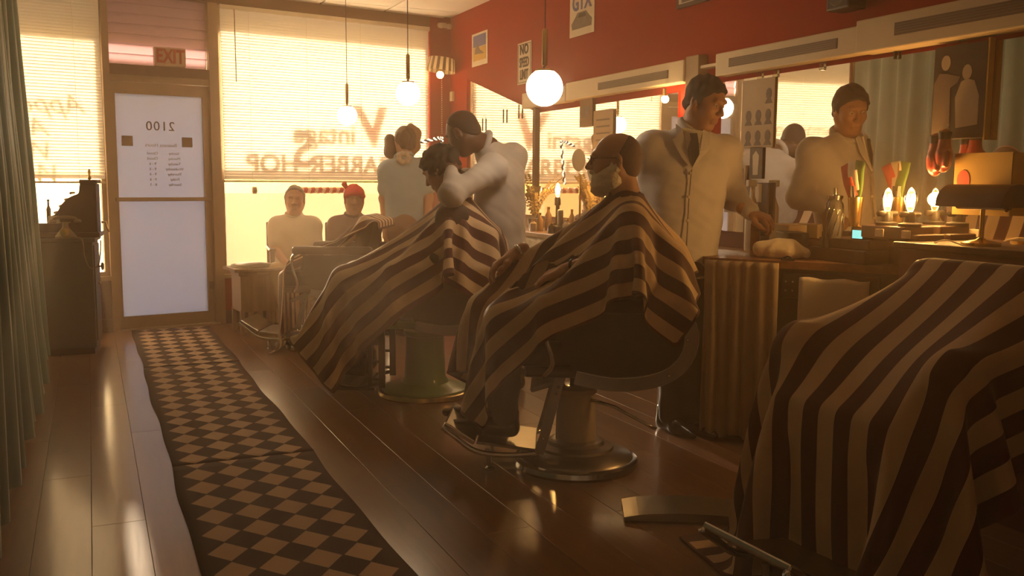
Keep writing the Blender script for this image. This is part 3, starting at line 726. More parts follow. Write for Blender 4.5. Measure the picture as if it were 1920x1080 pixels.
class SDF:
    def __init__(s): s.p = []
    def cone(s, a, b, r1, r2, k=.02): s.p.append(('c', np.asarray(a, float), np.asarray(b, float), r1, r2, k)); return s
    def chain(s, pts, rs, k=.02):
        for i in range(len(pts)-1): s.cone(pts[i], pts[i+1], rs[i], rs[i+1], k)
        return s
    def ell(s, c, r, R=None, k=.02, cut=False): s.p.append(('e' if not cut else 'x', np.asarray(c, float), np.asarray(r, float), np.eye(3) if R is None else np.asarray(R, float), k)); return s
    def half(s, p, n, k=.008): s.p.append(('h', np.asarray(p, float), nrm(n), k)); return s      # keep the side n points away from
    def wrinkle(s, amp, freq, seed=0, fn=None): s.p.append(('w', amp, freq, seed, fn)); return s
    def bounds(s):
        lo = np.full(3, 1e9); hi = -lo
        for q in s.p:
            if q[0] == 'c': m = max(q[3], q[4]); lo = np.minimum(lo, np.minimum(q[1], q[2])-m); hi = np.maximum(hi, np.maximum(q[1], q[2])+m)
            if q[0] == 'e': m = q[2].max(); lo = np.minimum(lo, q[1]-m); hi = np.maximum(hi, q[1]+m)
        return lo, hi
    def net(s, h):
        lo, hi = s.bounds(); lo = lo-3*h; hi = hi+3*h; n = np.ceil((hi-lo)/h).astype(int)+1
        ax = [lo[i]+np.arange(n[i])*h for i in range(3)]; D = np.full(n, 9.0, np.float32)
        def grid(l, u):
            a = [max(0, int((l[i]-lo[i])/h)) for i in range(3)]; b = [min(n[i], int((u[i]-lo[i])/h)+2) for i in range(3)]
            sl = tuple(slice(a[i], b[i]) for i in range(3))
            return sl, np.meshgrid(*[ax[i][a[i]:b[i]] for i in range(3)], indexing='ij')
        for q in s.p:
            if q[0] == 'c':
                _, a, b, r1, r2, k = q; m = max(r1, r2)+k+2*h
                sl, (X, Y, Z) = grid(np.minimum(a, b)-m, np.maximum(a, b)+m)
                ba = b-a; L2 = max(ba @ ba, 1e-9)
                t = np.clip(((X-a[0])*ba[0]+(Y-a[1])*ba[1]+(Z-a[2])*ba[2])/L2, 0, 1)
                d = np.sqrt((X-a[0]-t*ba[0])**2+(Y-a[1]-t*ba[1])**2+(Z-a[2]-t*ba[2])**2)-(r1+(r2-r1)*t)
            elif q[0] in 'ex':
                _, c, r, R, k = q; m = r.max()+k+2*h
                sl, (X, Y, Z) = grid(c-m, c+m); P = np.stack([X-c[0], Y-c[1], Z-c[2]], -1) @ R
                k0 = np.sqrt(((P/r)**2).sum(-1)); k1 = np.sqrt(((P/r**2)**2).sum(-1))+1e-9; d = k0*(k0-1)/k1
            elif q[0] == 'h':
                _, p, nn, k = q; X, Y, Z = np.meshgrid(*ax, indexing='ij', sparse=True)
                d = (X-p[0])*nn[0]+(Y-p[1])*nn[1]+(Z-p[2])*nn[2]
                g = np.maximum(k-np.abs(D-d), 0)/k; D = np.maximum(D, d)+g*g*k*.25; continue
            else:
                _, amp, fq, seed, fn = q; rr = np.random.RandomState(seed); X, Y, Z = np.meshgrid(*ax, indexing='ij', sparse=True); W = 0
                if fn is not None: D = D+fn(X, Y, Z); continue
                for i in range(5):
                    kv = rr.normal(size=3)*fq; W = W+np.sin(X*kv[0]+Y*kv[1]+Z*kv[2]+rr.uniform(0, 6.3)+1.5*np.sin(X*kv[1]*.6+Z*kv[0]*.6))
                D = D+amp*W/2.5; continue
            A = D[sl]
            if q[0] == 'x':
                e = -d; g = np.maximum(k-np.abs(A-e), 0)/k; D[sl] = np.maximum(A, e)+g*g*k*.25
            else:
                g = np.maximum(k-np.abs(A-d), 0)/k; D[sl] = np.minimum(A, d)-g*g*k*.25
        return surface_net(D, lo, h)
def sdf_obj(name, parts, m, parent, base=(0, 0, 0)):
    """parts: list of (SDF, voxel) joined in one mesh"""
    VV = []; FF = []; k = 0
    for s, h in parts:
        V, F = s.net(h)
        if len(V) == 0: continue
        VV.append(V-np.asarray(base)); FF.append(F+k); k += len(V)
    V = np.concatenate(VV); F = np.concatenate(FF)
    me = bpy.data.meshes.new(name); me.vertices.add(len(V)); me.vertices.foreach_set('co', V.astype(np.float32).ravel())
    me.loops.add(F.size); me.loops.foreach_set('vertex_index', F.astype(np.int32).ravel())
    me.polygons.add(len(F)); me.polygons.foreach_set('loop_start', (np.arange(len(F))*4).astype(np.int32)); me.update(calc_edges=True); me.validate()
    return link(name, me, m, parent, True)
def frame(fwd, up=(0, 0, 1)):
    x = nrm(fwd); z = np.asarray(up, float); z = nrm(z-(z @ x)*x); y = np.cross(z, x); return np.stack([x, y, z], 1)    # columns: forward, left, up
def head_sdf(c, R, sc=1.0, neck=None, jaw=1.0, female=False):
    s = SDF(); P = lambda x, y, z: c+R @ A3(x, y, z)*sc; q = sc
    s.ell(P(-.012, 0, .03), A3(.098, .077, .088)*q, R)
    s.ell(P(.03, 0, -.03), A3(.066, .058*jaw, .085)*q, R, .03*q)
    s.ell(P(.052, 0, -.1), A3(.034, .034*jaw, .024)*q, R, .03*q)
    for y in (-1, 1):
        s.cone(P(-.012, y*.056*jaw, -.045), P(.048, y*.026*jaw, -.098), .02*q, .017*q, .03*q)
        s.ell(P(.052, y*.038, -.022), A3(.028, .024, .024)*q, R, .025*q)
    s.cone(P(.084, -.034, .034), P(.084, .034, .034), .011*q, .011*q, .02*q)
    s.cone(P(.090, 0, .022), P(.115, 0, -.020), .008*q, .0115*q, .012*q)
    for y in (-1, 1):
        s.ell(P(.102, y*.013, -.024), A3(.012, .008, .008)*q, R, .008*q)
        s.ell(P(.097, y*.032, .012), A3(.016, .018, .012)*q, R, .012*q, cut=True)
        s.ell(P(.074, y*.031, .012), A3(.0135, .0135, .0125)*q, R, .003*q)
        s.ell(P(-.008, y*.078, -.002), A3(.021, .009, .033)*q, R, .008*q)
        s.ell(P(-.004, y*.088, -.0), A3(.010, .007, .018)*q, R, .004*q, cut=True)
    s.cone(P(.091, -.017, -.056), P(.091, .017, -.056), .0065*q, .0065*q, .006*q)
    s.cone(P(.088, -.015, -.069), P(.088, .015, -.069), .0078*q, .0078*q, .006*q)
    n = P(-.05, 0, -.19) if neck is None else np.asarray(neck, float)
    s.cone(P(-.022, 0, -.05), n, (.05 if female else .06)*q, (.052 if female else .064)*q, .03*q)
    return s
def hand_sdf(wr, d, nrmal, side=1, curl=.5, sc=1.0, spread=.12, thumb=.6):
    """wr wrist, d towards the fingers, nrmal = back of the hand, side=+1 thumb on the left of d seen from the back"""
    d = nrm(d); n = nrm(np.asarray(nrmal, float)-(np.asarray(nrmal, float) @ d)*d); l = np.cross(n, d)*side
    s = SDF(); q = sc
    P = lambda x, y, z: wr+(d*x+l*y+n*z)*q
    s.cone(P(-.05, 0, 0), P(.01, 0, 0), .028*q, .026*q, .02*q)
    for y in (-.026, -.009, .009, .026): s.cone(P(.01, y*.7, 0), P(.088-abs(y)*.25, y, .002), .016*q, .0125*q, .012*q)
    L = {.03: .074, .010: .084, -.011: .078, -.03: .062}
    for y, ln in L.items():
        a = P(.088-abs(y)*.25, y*.95, .002); ang = .15; pos = np.array(a)
        seg = [ln*.45, ln*.32, ln*.26]; rad = [.0105, .0093, .0085, .0072]; pts = [pos]
        for k_, sg in enumerate(seg):
            ang += curl*(.55 if k_ == 0 else .75)
            dirn = (d*math.cos(ang)-n*math.sin(ang)) + l*spread*(y/.03)*(1 if k_ == 0 else .4); dirn = nrm(dirn); pos = pos+dirn*sg*q; pts.append(pos)
        s.chain(pts, [r_*q for r_ in rad], .004*q)
    t0 = P(.022, .024, -.006); t1 = P(.048, .046*(.5+thumb), -.016); t2 = P(.078, .050*(.45+thumb), -.026); t3 = P(.102, .046*(.4+thumb), -.036)
    s.chain([t0, t1, t2, t3], [.0155*q, .013*q, .011*q, .0085*q], .01*q)
    return s
M_skin_pale = mat('skin_pale', (.50, .27, .17), .5, var=.08, scale=14, spec=.35)
M_skin_tan = mat('skin_tan', (.30, .145, .08), .5, var=.08, scale=14, spec=.35)
M_skin_dark = mat('skin_dark', (.105, .046, .026), .45, var=.08, scale=14, spec=.4)
M_hair_black = mat('hair_black', (.007, .005, .004), .75, var=.3, scale=80, bump=.4, bscale=350)
M_hair_brown = mat('hair_brown', (.11, .05, .022), .5, var=.3, scale=80, bump=.4, bscale=350)
M_hair_grey = mat('hair_grey', (.42, .36, .29), .6, var=.25, scale=80, bump=.4, bscale=350)
M_coat = mat('white_barber_coat', (.47, .43, .42), .85, var=.07, scale=6, sheen=.2, bump=.08, bscale=260)
M_blacktrs = mat('black_trousers', (.012, .010, .011), .8, var=.2)
M_shoe = mat('black_shoe_leather', (.012, .009, .009), .22, var=.2)
M_foam = mat('shaving_foam', (.80, .72, .60), .85, var=.08, scale=30, bump=.5, bscale=120)
M_metalfr = mat('dark_glasses_frame', (.02, .015, .012), .25, metal=.3)

def torso(s, neck, chest, pelvis, right, w, dp, k=.05, wl=.9, bl=1.0):
    """slab-like trunk: pairs of cones offset along the shoulder line"""
    r = nrm(right)
    for y in (-1, 0, 1):
        a = chest+r*y*(w-dp)*1.0; b = pelvis+r*y*(w*wl-dp)
        s.cone(a, b, dp, dp*bl, k)
    s.cone(neck-np.array([0, 0, .02]), chest, dp*.55, dp*.95, k)
def eyes(parent, c, R, sc, base, iris=(.06, .03, .015)):
    M_eye = mat('eye_white', (.30, .23, .19), .4); M_iris = mat('iris_dark', iris, .15)
    for y in (-1, 1):
        p = c+R @ A3(.0775, y*.031, .012)*sc-base
        MB().sphere(p, .0118*sc, None, 12, 8).build('eye', M_eye, parent, True)
        MB().sphere(c+R @ A3(.0865, y*.031, .011)*sc-base, .0045*sc, None, 10, 6).build('iris', M_iris, parent, True)
def hair_cap(c, R, sc, grow=.012, back=-.02, low=-.085, front=.055, fringe=.062, wr=.004):
    """short hair over the skull: keeps what lies above/behind the hairline"""
    s = SDF(); P = lambda x, y, z: c+R @ A3(x, y, z)*sc
    s.ell(P(-.012, 0, .032), A3(.098+grow, .077+grow*.7, .088+grow)*sc, R)
    s.ell(P(-.05, 0, -.025), A3(.056, .066+grow*.4, .05)*sc, R, .03*sc)
    s.half(P(front, 0, fringe), R @ A3(.80, 0, -.60), .01)        # hairline on the brow
    s.half(P(back, 0, low), R @ A3(.28, 0, -.96), .01)            # nape and sides
    for y in (-1, 1): s.cone(P(.012, y*.074, .03), P(.02, y*.072, -.018), .012*sc, .006*sc, .012)      # sideburns
    if wr: s.wrinkle(wr*sc, 60, 3)
    return s
def shoe(s, heel, toe, up=(0, 0, 1)):
    d = nrm(toe-heel); L = np.linalg.norm(toe-heel); u = np.asarray(up, float)
    s.cone(heel+u*.035, heel+d*L*.45+u*.035, .038, .042, .02); s.cone(heel+d*L*.45+u*.032, toe-d*.02+u*.02, .042, .018, .02)
    s.cone(heel+u*.04, heel+u*.10, .036, .038, .02)
    s.half(heel-u*.002, -u, .004)
# ------------------------------------------------------------------ bald lathered man in the first chair
def chair_frame(loc, rz):
    c, s_ = math.cos(rz), math.sin(rz)
    return lambda x, y, z: A3(loc[0]+x*c-y*s_, loc[1]+x*s_+y*c, z)
L1 = chair_frame((1.88, 3.48), RZ1); b1 = L1(0, 0, 0)
F1 = L1(1, 0, 0)-b1; S1 = L1(0, 1, 0)-b1                                   # forward, near side
p1 = thing('person', 'bald man in glasses with a lathered beard, seated under a striped cape', 'person', b1)
hc = L1(-.148, 0, 1.303); HR = frame(F1+A3(0, 0, -.03)-S1*.05)
hd = head_sdf(hc, HR, 1.0, L1(-.205, 0, 1.12), 1.1)
bd = SDF(); torso(bd, L1(-.2, 0, 1.14), L1(-.22, 0, .98), L1(-.16, 0, .68), S1, .18, .115)
bd.ell(L1(-.08, 0, .80), A3(.19, .17, .17), HR, .06)
WN, WF = L1(.05, .215, .868), L1(.285, -.175, .895)
for (sh, el, wr_) in ((L1(-.21, .2, 1.06), L1(-.22, .29, .82), WN), (L1(-.2, -.2, 1.06), L1(.0, -.30, .84), WF)):
    bd.chain([sh, el, wr_], [.058, .042, .03], .03)
hn = hand_sdf(WN, L1(.19, .15, .815)-WN, A3(0, 0, 1)+S1*.35, -1, .28, 1.06, .2, .75)
hf = hand_sdf(WF, L1(.40, -.14, .825)-WF, A3(0, 0, 1)+F1*.55, 1, .55, 1.06, .12, .5)
sdf_obj('body', [(hd, .0042), (bd, .014), (hn, .0034), (hf, .0034)], M_skin_pale, p1, b1)
eyes(p1, hc, HR, 1.0, b1)
# lathered beard
fm = SDF(); Q = lambda x, y, z: hc+HR @ A3(x, y, z)
fm.ell(Q(.055, 0, -.105), A3(.045, .05, .04), HR)
for y in (-1, 1):
    fm.cone(Q(.0, y*.066, -.03), Q(.015, y*.062, -.075), .021, .03, .03); fm.cone(Q(.015, y*.062, -.075), Q(.065, y*.034, -.10), .03, .034, .03)
    fm.cone(Q(.0, y*.064, -.02), Q(.05, y*.052, -.045), .015, .018, .03)
    fm.cone(Q(.085, y*.026, -.046), Q(.07, y*.045, -.085), .012, .02, .02)
fm.cone(Q(.099, -.022, -.044), Q(.099, .022, -.044), .009, .009, .01)
fm.ell(Q(.105, 0, -.062), A3(.03, .022, .012), HR, .006, cut=True)
fm.wrinkle(.0035, 90, 5)
sdf_obj('shaving_foam', [(fm, .0045)], M_foam, p1, b1)
# stubble hair at back and sides
hs = SDF(); hs.ell(Q(-.012, 0, .03), A3(.1005, .0795, .0905), HR); hs.ell(Q(-.045, 0, -.03), A3(.06, .066, .05), HR, .03)
hs.half(Q(-.005, 0, .02), HR @ A3(.86, 0, .5), .01); hs.half(Q(-.03, 0, -.06), HR @ A3(.25, 0, -.97), .01)
sdf_obj('hair', [(hs, .0042)], mat('shaved_stubble', (.15, .085, .055), .7, var=.2, scale=60, bump=.3, bscale=500), p1, b1)
gl = MB()
for y in (-1, 1):
    cpt = Q(.103, y*.034, .010)-b1; ring = []
    for k in range(20):
        a = 2*math.pi*k/20; ring.append(cpt+HR @ A3(-.004*abs(math.cos(a)), .025*math.cos(a), .019*math.sin(a)))
    gl.tube(ring, .0021, 6, closed=True)
    gl.tube([Q(.099, y*.058, .014)-b1, Q(.05, y*.078, .016)-b1, Q(-.005, y*.087, .014)-b1, Q(-.025, y*.084, -.01)-b1], .0022, 6)
gl.tube([Q(.108, -.011, .014)-b1, Q(.113, 0, .017)-b1, Q(.108, .011, .014)-b1], .002, 6)
gl.build('glasses_frame', M_metalfr, p1, True)
for y in (-1, 1):
    MB().sphere((0, 0, 0), (.0015, .024, .018), Matrix.Translation(Vector(Q(.102, y*.034, .010)-b1)) @ Matrix(HR.tolist()).to_4x4(), 16, 8).build('lens', clear_glass('spectacle_lens'), p1, True)
tr = SDF()
for y, kx, ax_ in ((1, .30, .30), (-1, .40, .34)):
    hip = L1(-.16, y*.1, .64); kn = L1(kx, y*.14, .645); an = L1(ax_, y*.085, .265)
    tr.chain([hip, kn, an], [.105, .078, .055], .04); tr.cone(an, an-A3(0, 0, .03), .055, .058, .01)
tr.ell(L1(-.17, 0, .65), A3(.17, .17, .12), HR, .06); tr.wrinkle(.004, 26, 2)
sdf_obj('trousers', [(tr, .011)], M_blacktrs, p1, b1)
for y, hx, hz in ((1, .30, .142), (-1, .34, .150)):
    s = SDF(); shoe(s, L1(hx-.02, y*.085, hz), L1(hx+.255, y*.085, hz+.03)); sdf_obj('shoe', [(s, .007)], M_shoe, p1, b1)
for W_, d_, nm in ((WN, L1(.19, .15, .815)-WN, 'wristwatch'), (WF, L1(.40, -.14, .825)-WF, 'bracelet')):
    d_ = nrm(d_); Rm = frame(d_); pts = [W_-d_*.032+Rm @ A3(0, .031*math.cos(a), .029*math.sin(a))-b1 for a in np.linspace(0, 2*math.pi, 22)[:-1]]
    MB().tube(pts, .0075, 8, closed=True).build(nm, M_leather if nm == 'wristwatch' else M_chrome, p1, True)

# ------------------------------------------------------------------ generic dressed figure
def figure(label, base, j, skin, top_m, legs_m, hair=None, hsc=1.0, lean=None, vox=.011, hvox=.0055, w=.2, dp=.115, sleeves='long', hem=None, hands=True, female=False, skirt=False, wr=.004, shoes=True, topname='coat', hipw=.85):
    base = np.asarray(base, float); t = thing('person', label, 'person', base)
    HRm = frame(j['face'], j.get('up', (0, 0, 1)))
    hd = head_sdf(j['head'], HRm, hsc, j['neck'], 1.0, female)
    bd = SDF(); right = j['sh_r']-j['sh_l']
    torso(bd, j['neck'], j['chest'], j['pelvis'], right, w*.86, dp*.86)
    parts = [(hd, hvox)]
    for sd in 'lr':
        bd.chain([j['sh_'+sd], j['el_'+sd], j['wr_'+sd]], [.052, .038, .027], .03)
        if hands and 'hd_'+sd in j:
            parts.append((hand_sdf(j['wr_'+sd], j['hd_'+sd], j.get('hn_'+sd, (0, 0, 1)), j.get('ts_'+sd, 1 if sd == 'r' else -1), j.get('cu_'+sd, .5), 1.0), hvox*.75))
        if 'hip_'+sd in j: bd.chain([j['hip_'+sd], j['kn_'+sd], j['an_'+sd]], [.08, .055, .04], .03)
    parts.append((bd, max(vox, .014)))
    body = sdf_obj('body', parts, skin, t, base)
    c = SDF(); torso(c, j['neck']-A3(0, 0, .0), j['chest'], j['pelvis'], right, w, dp, .06, hipw)
    for sd in 'lr':
        c.cone(j['neck']-A3(0, 0, .025), j['sh_'+sd], .058, .07, .05); c.cone(j['chest'], j['sh_'+sd], dp*.9, .07, .05)
        if sleeves == 'long': c.chain([j['sh_'+sd], j['el_'+sd], j['wr_'+sd]-nrm(j['wr_'+sd]-j['el_'+sd])*.01], [.078, .064, .046], .045)
        else: c.cone(j['sh_'+sd], j['sh_'+sd]*.35+j['el_'+sd]*.65, .074, .072, .045)
    if hem is not None:
        rr = nrm(right); 
        for y in (-1, 0, 1): c.cone(j['pelvis']+rr*y*(w*hipw-dp), np.array([*(j['pelvis']+rr*y*(w*.98-dp))[:2], hem-.06]), dp, dp*1.18, .06)
    c.wrinkle(wr, 16, 4); c.wrinkle(wr*.5, 38, 9)
    if hem is not None: c.half((0, 0, hem), (0, 0, -1), .01)
    sdf_obj(topname, [(c, vox)], top_m, t, base)
    neck_axis = nrm(j['head']-j['neck']); neck_frame = frame(neck_axis, -nrm(j['face'])); neck_middle = j['neck']+neck_axis*.03-base
    MB().tube([tuple(neck_middle+neck_frame @ A3(.012*math.cos(a), .070*math.sin(a), .074*math.cos(a))) for a in np.linspace(0, 2*math.pi, 25)[:-1]], .019 if sleeves == 'long' else .010, 8, closed=True).build('collar', top_m, t, True)
    if 'hip_l' in j:
        l = SDF()
        for sd in 'lr': l.chain([j['hip_'+sd], j['kn_'+sd], j['an_'+sd]], [.1, .078, .062], .05)
        l.ell(j['pelvis'], (.15, .15, .11), None, .06); l.wrinkle(.005, 22, 6)
        sdf_obj('trousers', [(l, max(vox, .012))], legs_m, t, base)
        if shoes:
            for sd in 'lr':
                f = nrm(A3(*(j.get('toe_'+sd, j['face']))[:2], 0)); h = A3(j['an_'+sd][0], j['an_'+sd][1], j.get('floor', 0.0)+.002)
                s = SDF(); shoe(s, h-f*.06, h+f*.20); sdf_obj('shoe', [(s, .009)], M_shoe, t, base)
    return t, HRm
# standing barber
J = dict(head=PX(1322, 193, 4.50), neck=PX(1296, 252, 4.56), chest=PX(1288, 330, 4.60), pelvis=PX(1276, 500, 4.60),
         sh_r=PX(1224, 278, 4.58), el_r=PX(1216, 390, 4.66), wr_r=PX(1245, 480, 4.56),
         sh_l=PX(1360, 284, 4.66), el_l=PX(1377, 368, 4.72), wr_l=PX(1408, 398, 4.52))
J['face'] = PX(1420, 235, 4.30)-PX(1322, 193, 4.50); J['up'] = A3(.1, -.1, 1)
J['hd_l'] = PX(1470, 425, 4.44)-J['wr_l']; J['hn_l'] = A3(0, 0, 1)-.4*A3(.9, -.4, 0); J['cu_l'] = .8
J['hd_r'] = A3(0, 0, -1); J['hn_r'] = A3(-1, 0, 0)
bs2 = A3(2.50, 3.72, 0)
for sd, px in (('r', 1262), ('l', 1302)):
    J['hip_'+sd] = PX(px, 520, 4.60); q = PX(px-4, 800, 4.60); J['an_'+sd] = A3(q[0], q[1], .09); J['kn_'+sd] = (J['hip_'+sd]+J['an_'+sd])/2+A3(.0, 0, .02)
    J['toe_'+sd] = PX(1400, 800, 4.2)-PX(1290, 800, 4.6)
pb2, R2 = figure('dark haired barber in white coat and tie, reaching over the wooden counter', bs2, J, M_skin_tan, M_coat, M_blacktrs, hem=.755, w=.205, dp=.118, vox=.0095, hvox=.0045, wr=.0055)
eyes(pb2, J['head'], R2, 1.0, bs2)
sdf_obj('hair', [(hair_cap(J['head'], R2, 1.0, .012, -.03, -.08, .062, .062, .005), .0055)], M_hair_black, pb2, bs2)
# lapels, shirt, tie, buttons
fr2 = nrm(PX(1300, 340, 4.2)-PX(1288, 340, 4.6)); 
def front(px, py, d): return PX(px, py, d)-bs2
def sheet(name, pts, m, parent, th=.006):
    n = len(pts); cpt = sum(pts)/n; nn = nrm(np.cross(pts[1]-pts[0], pts[2]-pts[0]))
    if nn @ (np.array([0, 0, H])-(cpt+np.array(bs2))) < 0: nn = -nn
    vs = [tuple(p) for p in pts]+[tuple(p+nn*th) for p in pts]
    return MB().add(vs, [tuple(range(n)), tuple(range(2*n-1, n-1, -1))]+[(i, i+n, (i+1) % n+n, (i+1) % n) for i in range(n)]).build(name, m, parent)
dz = 4.455
sheet('shirt_front', [front(1278, 240, dz+.02), front(1318, 246, dz), front(1308, 280, dz-.005), front(1297, 312, dz-.005)], mat('shirt_white', (.66, .6, .5), .8), pb2)
sheet('tie', [front(1293, 250, dz-.012), front(1307, 250, dz-.012), front(1309, 262, dz-.016), front(1311, 290, dz-.02), front(1298, 314, dz-.016), front(1289, 282, dz-.016), front(1295, 262, dz-.014)], mat('navy_tie', (.018, .018, .028), .6, var=.4, scale=120), pb2)
sheet('lapel', [front(1268, 232, dz+.04), front(1281, 242, dz+.01), front(1297, 316, dz-.016), front(1280, 296, dz-.004), front(1262, 262, dz+.012), front(1270, 256, dz+.01)], M_coat, pb2)
sheet('lapel', [front(1318, 244, dz+.02), front(1332, 250, dz+.02), front(1330, 280, dz+.004), front(1298, 316, dz-.018), front(1312, 284, dz-.012)], M_coat, pb2)
MB().tube([tuple(front(1297, 318, dz-.012)), tuple(front(1292, 370, dz-.006)), tuple(front(1289, 430, dz-.012)), tuple(front(1284, 512, dz-.028))], .0035, 6).build('front_edge', mat('coat_seam', (.25, .22, .2), .9), pb2, True)
for (x, y) in ((1294, 325), (1291, 369), (1289, 414)):
    MB().sphere(front(x, y, dz-.008), .0085, None, 12, 8).build('button', M_enamel, pb2, True)

# barber bent over the customer at the green chair
J = dict(head=PX(868, 249, 5.38), neck=PX(916, 276, 5.45), chest=PX(936, 345, 5.48), pelvis=PX(938, 495, 5.54),
         sh_l=PX(925, 318, 5.26), el_l=PX(846, 364, 5.00), wr_l=PX(846, 318, 5.12),
         sh_r=PX(962, 296, 5.58), el_r=PX(935, 360, 5.85), wr_r=PX(870, 330, 5.70))
J['face'] = PX(820, 285, 5.55)-PX(868, 249, 5.45); J['up'] = A3(-.35, .25, 1)
J['hd_l'] = PX(843, 285, 5.24)-J['wr_l']; J['hn_l'] = PX(860, 300, 4.9)-PX(846, 322, 5.12); J['cu_l'] = .6
J['hd_r'] = PX(830, 300, 5.6)-J['wr_r']
bs3 = A3(2.16, 5.0, 0)
for sd, px in (('l', 925), ('r', 955)):
    J['hip_'+sd] = PX(px, 520, 5.54); q = PX(px, 722, 5.54); J['an_'+sd] = A3(q[0], q[1], .09); J['kn_'+sd] = (J['hip_'+sd]+J['an_'+sd])/2
    J['toe_'+sd] = A3(-.6, .8, 0)
pb3, R3 = figure('barber in white coat bending over the dark haired customer', bs3, J, M_skin_dark, M_coat, M_blacktrs, hem=.64, w=.205, dp=.125, vox=.011, hvox=.006, hipw=.95, wr=.006)
sdf_obj('hair', [(hair_cap(J['head'], R3, 1.0, .004, -.03, -.08, .03, .075, 0), .006)], mat('cropped_hair', (.045, .022, .014), .7, bump=.3, bscale=400), pb3, bs3)

# customer in the green chair
L2 = chair_frame((1.72, 5.01), RZ1); b2 = L2(0, 0, 0); F2 = L2(1, 0, 0)-b2; S2 = L2(0, 1, 0)-b2
J = dict(head=L2(-.095, 0, 1.278), neck=L2(-.19, 0, 1.10), chest=L2(-.2, 0, .95), pelvis=L2(-.14, 0, .66), face=F2*.8-S2*.3+A3(0, 0, -.55), up=A3(0, 0, 1),
         sh_l=L2(-.18, .19, 1.02), el_l=L2(-.12, .27, .80), wr_l=L2(.12, .16, .78), sh_r=L2(-.18, -.19, 1.02), el_r=L2(-.12, -.27, .80), wr_r=L2(.12, -.16, .78),
         hip_l=L2(-.12, .1, .66), hip_r=L2(-.12, -.1, .66), kn_l=L2(.34, .13, .66), kn_r=L2(.34, -.13, .66), an_l=L2(.42, .1, .24), an_r=L2(.42, -.1, .24))
pc, Rc = figure('customer with thick dark hair, head bowed under the barber at the green chair', b2, J, M_skin_tan, mat('dark_shirt', (.05, .03, .03), .8), M_blacktrs, vox=.014, hvox=.0055, hands=False, shoes=False, topname='shirt')
hh = hair_cap(J['head'], Rc, 1.0, .024, -.03, -.075, .075, .045, .006)
sdf_obj('hair', [(hh, .006)], M_hair_black, pc, b2)
for y in (.1, -.1):
    s = SDF(); shoe(s, L2(.34, y, .12), L2(.60, y, .16)); sdf_obj('shoe', [(s, .01)], M_shoe, pc, b2)

# two men waiting by the window
M_polo = mat('cream_polo', (.62, .53, .38), .85, var=.06); M_khaki = mat('khaki_trousers', (.45, .32, .17), .8); M_maroonshirt = mat('dark_maroon_shirt', (.09, .035, .04), .85)
def waiting(cx, label, skin, top, legs, hairm, armx):
    fwd = A3(-.25, -.97, 0); z0 = 7.9
    J = dict(head=PX(cx, 376, z0), neck=PX(cx-2, 408, z0+.03), chest=PX(cx, 436, z0+.05), pelvis=PX(cx+2, 505, z0+.08), face=fwd,
             sh_r=PX(cx-31, 424, z0+.02), sh_l=PX(cx+31, 424, z0+.02), el_r=PX(cx-37, 468, z0-.02), el_l=PX(cx+38, 468, z0-.02),
             wr_r=PX(cx-16, 495, z0-.25), wr_l=PX(cx+12, 497, z0-.25))
    base = A3(J['pelvis'][0], J['pelvis'][1], 0)
    for sd, s_ in (('r', -1), ('l', 1)):
        J['hd_'+sd] = PX(cx-s_*2, 512, z0-.35)-J['wr_'+sd]; J['hn_'+sd] = A3(0, -.3, 1)
        J['hip_'+sd] = J['pelvis']+A3(s_*.09, 0, -.04); J['kn_'+sd] = A3(J['pelvis'][0]+s_*.13-.1, J['pelvis'][1]-.42, .47); J['an_'+sd] = A3(J['kn_'+sd][0], J['kn_'+sd][1]+.02, .1)
    t, R = figure(label, base, J, skin, top, legs, vox=.013, hvox=.007, sleeves='short', w=.195, dp=.115, topname='shirt', wr=.003)
    return t, R, J, base
t, R, J, bb = waiting(553, 'grey haired man in a cream polo shirt waiting by the window', M_skin_pale, M_polo, M_khaki, None, 0)
sdf_obj('hair', [(hair_cap(J['head'], R, 1.0, .012, -.03, -.08, .04, .075), .008)], M_hair_grey, t, bb)
t, R, J, bb = waiting(664, 'person in a red cap and dark shirt waiting by the window', M_skin_tan, M_maroonshirt, M_blacktrs, None, 0)
s = hair_cap(J['head'], R, 1.0, .022, -.03, .02, .10, .03, .003); Pq = lambda x, y, z: J['head']+R @ A3(x, y, z)
s.cone(Pq(.06, -.05, .05), Pq(.06, .05, .05), .03, .03, .03)
sdf_obj('red_cap', [(s, .008)], mat('red_cap_cloth', (.50, .035, .03), .8), t, bb)
k_ = SDF(); k_.cone(Pq(.02, -.06, .1), Pq(.01, -.085, .135), .012, .02, .01); k_.cone(Pq(.02, -.055, .1), Pq(.04, -.075, .14), .012, .018, .01)
sdf_obj('cap_knot', [(k_, .007)], MATS['red_cap_cloth'], t, bb)

# woman with rolled hair, seen from behind
M_dress = mat('pale_blue_dress', (.36, .42, .46), .85, var=.1, scale=12, bump=.1)
fwd = A3(.25, .97, 0)
J = dict(head=PX(758, 266, 7.35), neck=PX(757, 300, 7.33), chest=PX(760, 334, 7.33), pelvis=PX(762, 420, 7.33), face=fwd+A3(-.5, 0, 0),
         sh_l=PX(729, 320, 7.33), sh_r=PX(793, 316, 7.33), el_l=PX(720, 372, 7.36), el_r=PX(803, 372, 7.30), wr_l=PX(722, 425, 7.25), wr_r=PX(800, 425, 7.2))
J['hd_l'] = A3(0, 0, -1); J['hn_l'] = A3(-1, 0, 0); J['hd_r'] = A3(0, 0, -1); J['hn_r'] = A3(1, 0, 0)
bw = A3(J['pelvis'][0], J['pelvis'][1], 0)
for sd, s_ in (('l', -1), ('r', 1)):
    J['hip_'+sd] = J['pelvis']+A3(s_*.08, 0, -.05); J['kn_'+sd] = A3(J['pelvis'][0]+s_*.08, J['pelvis'][1], .48); J['an_'+sd] = A3(J['pelvis'][0]+s_*.07, J['pelvis'][1], .09)
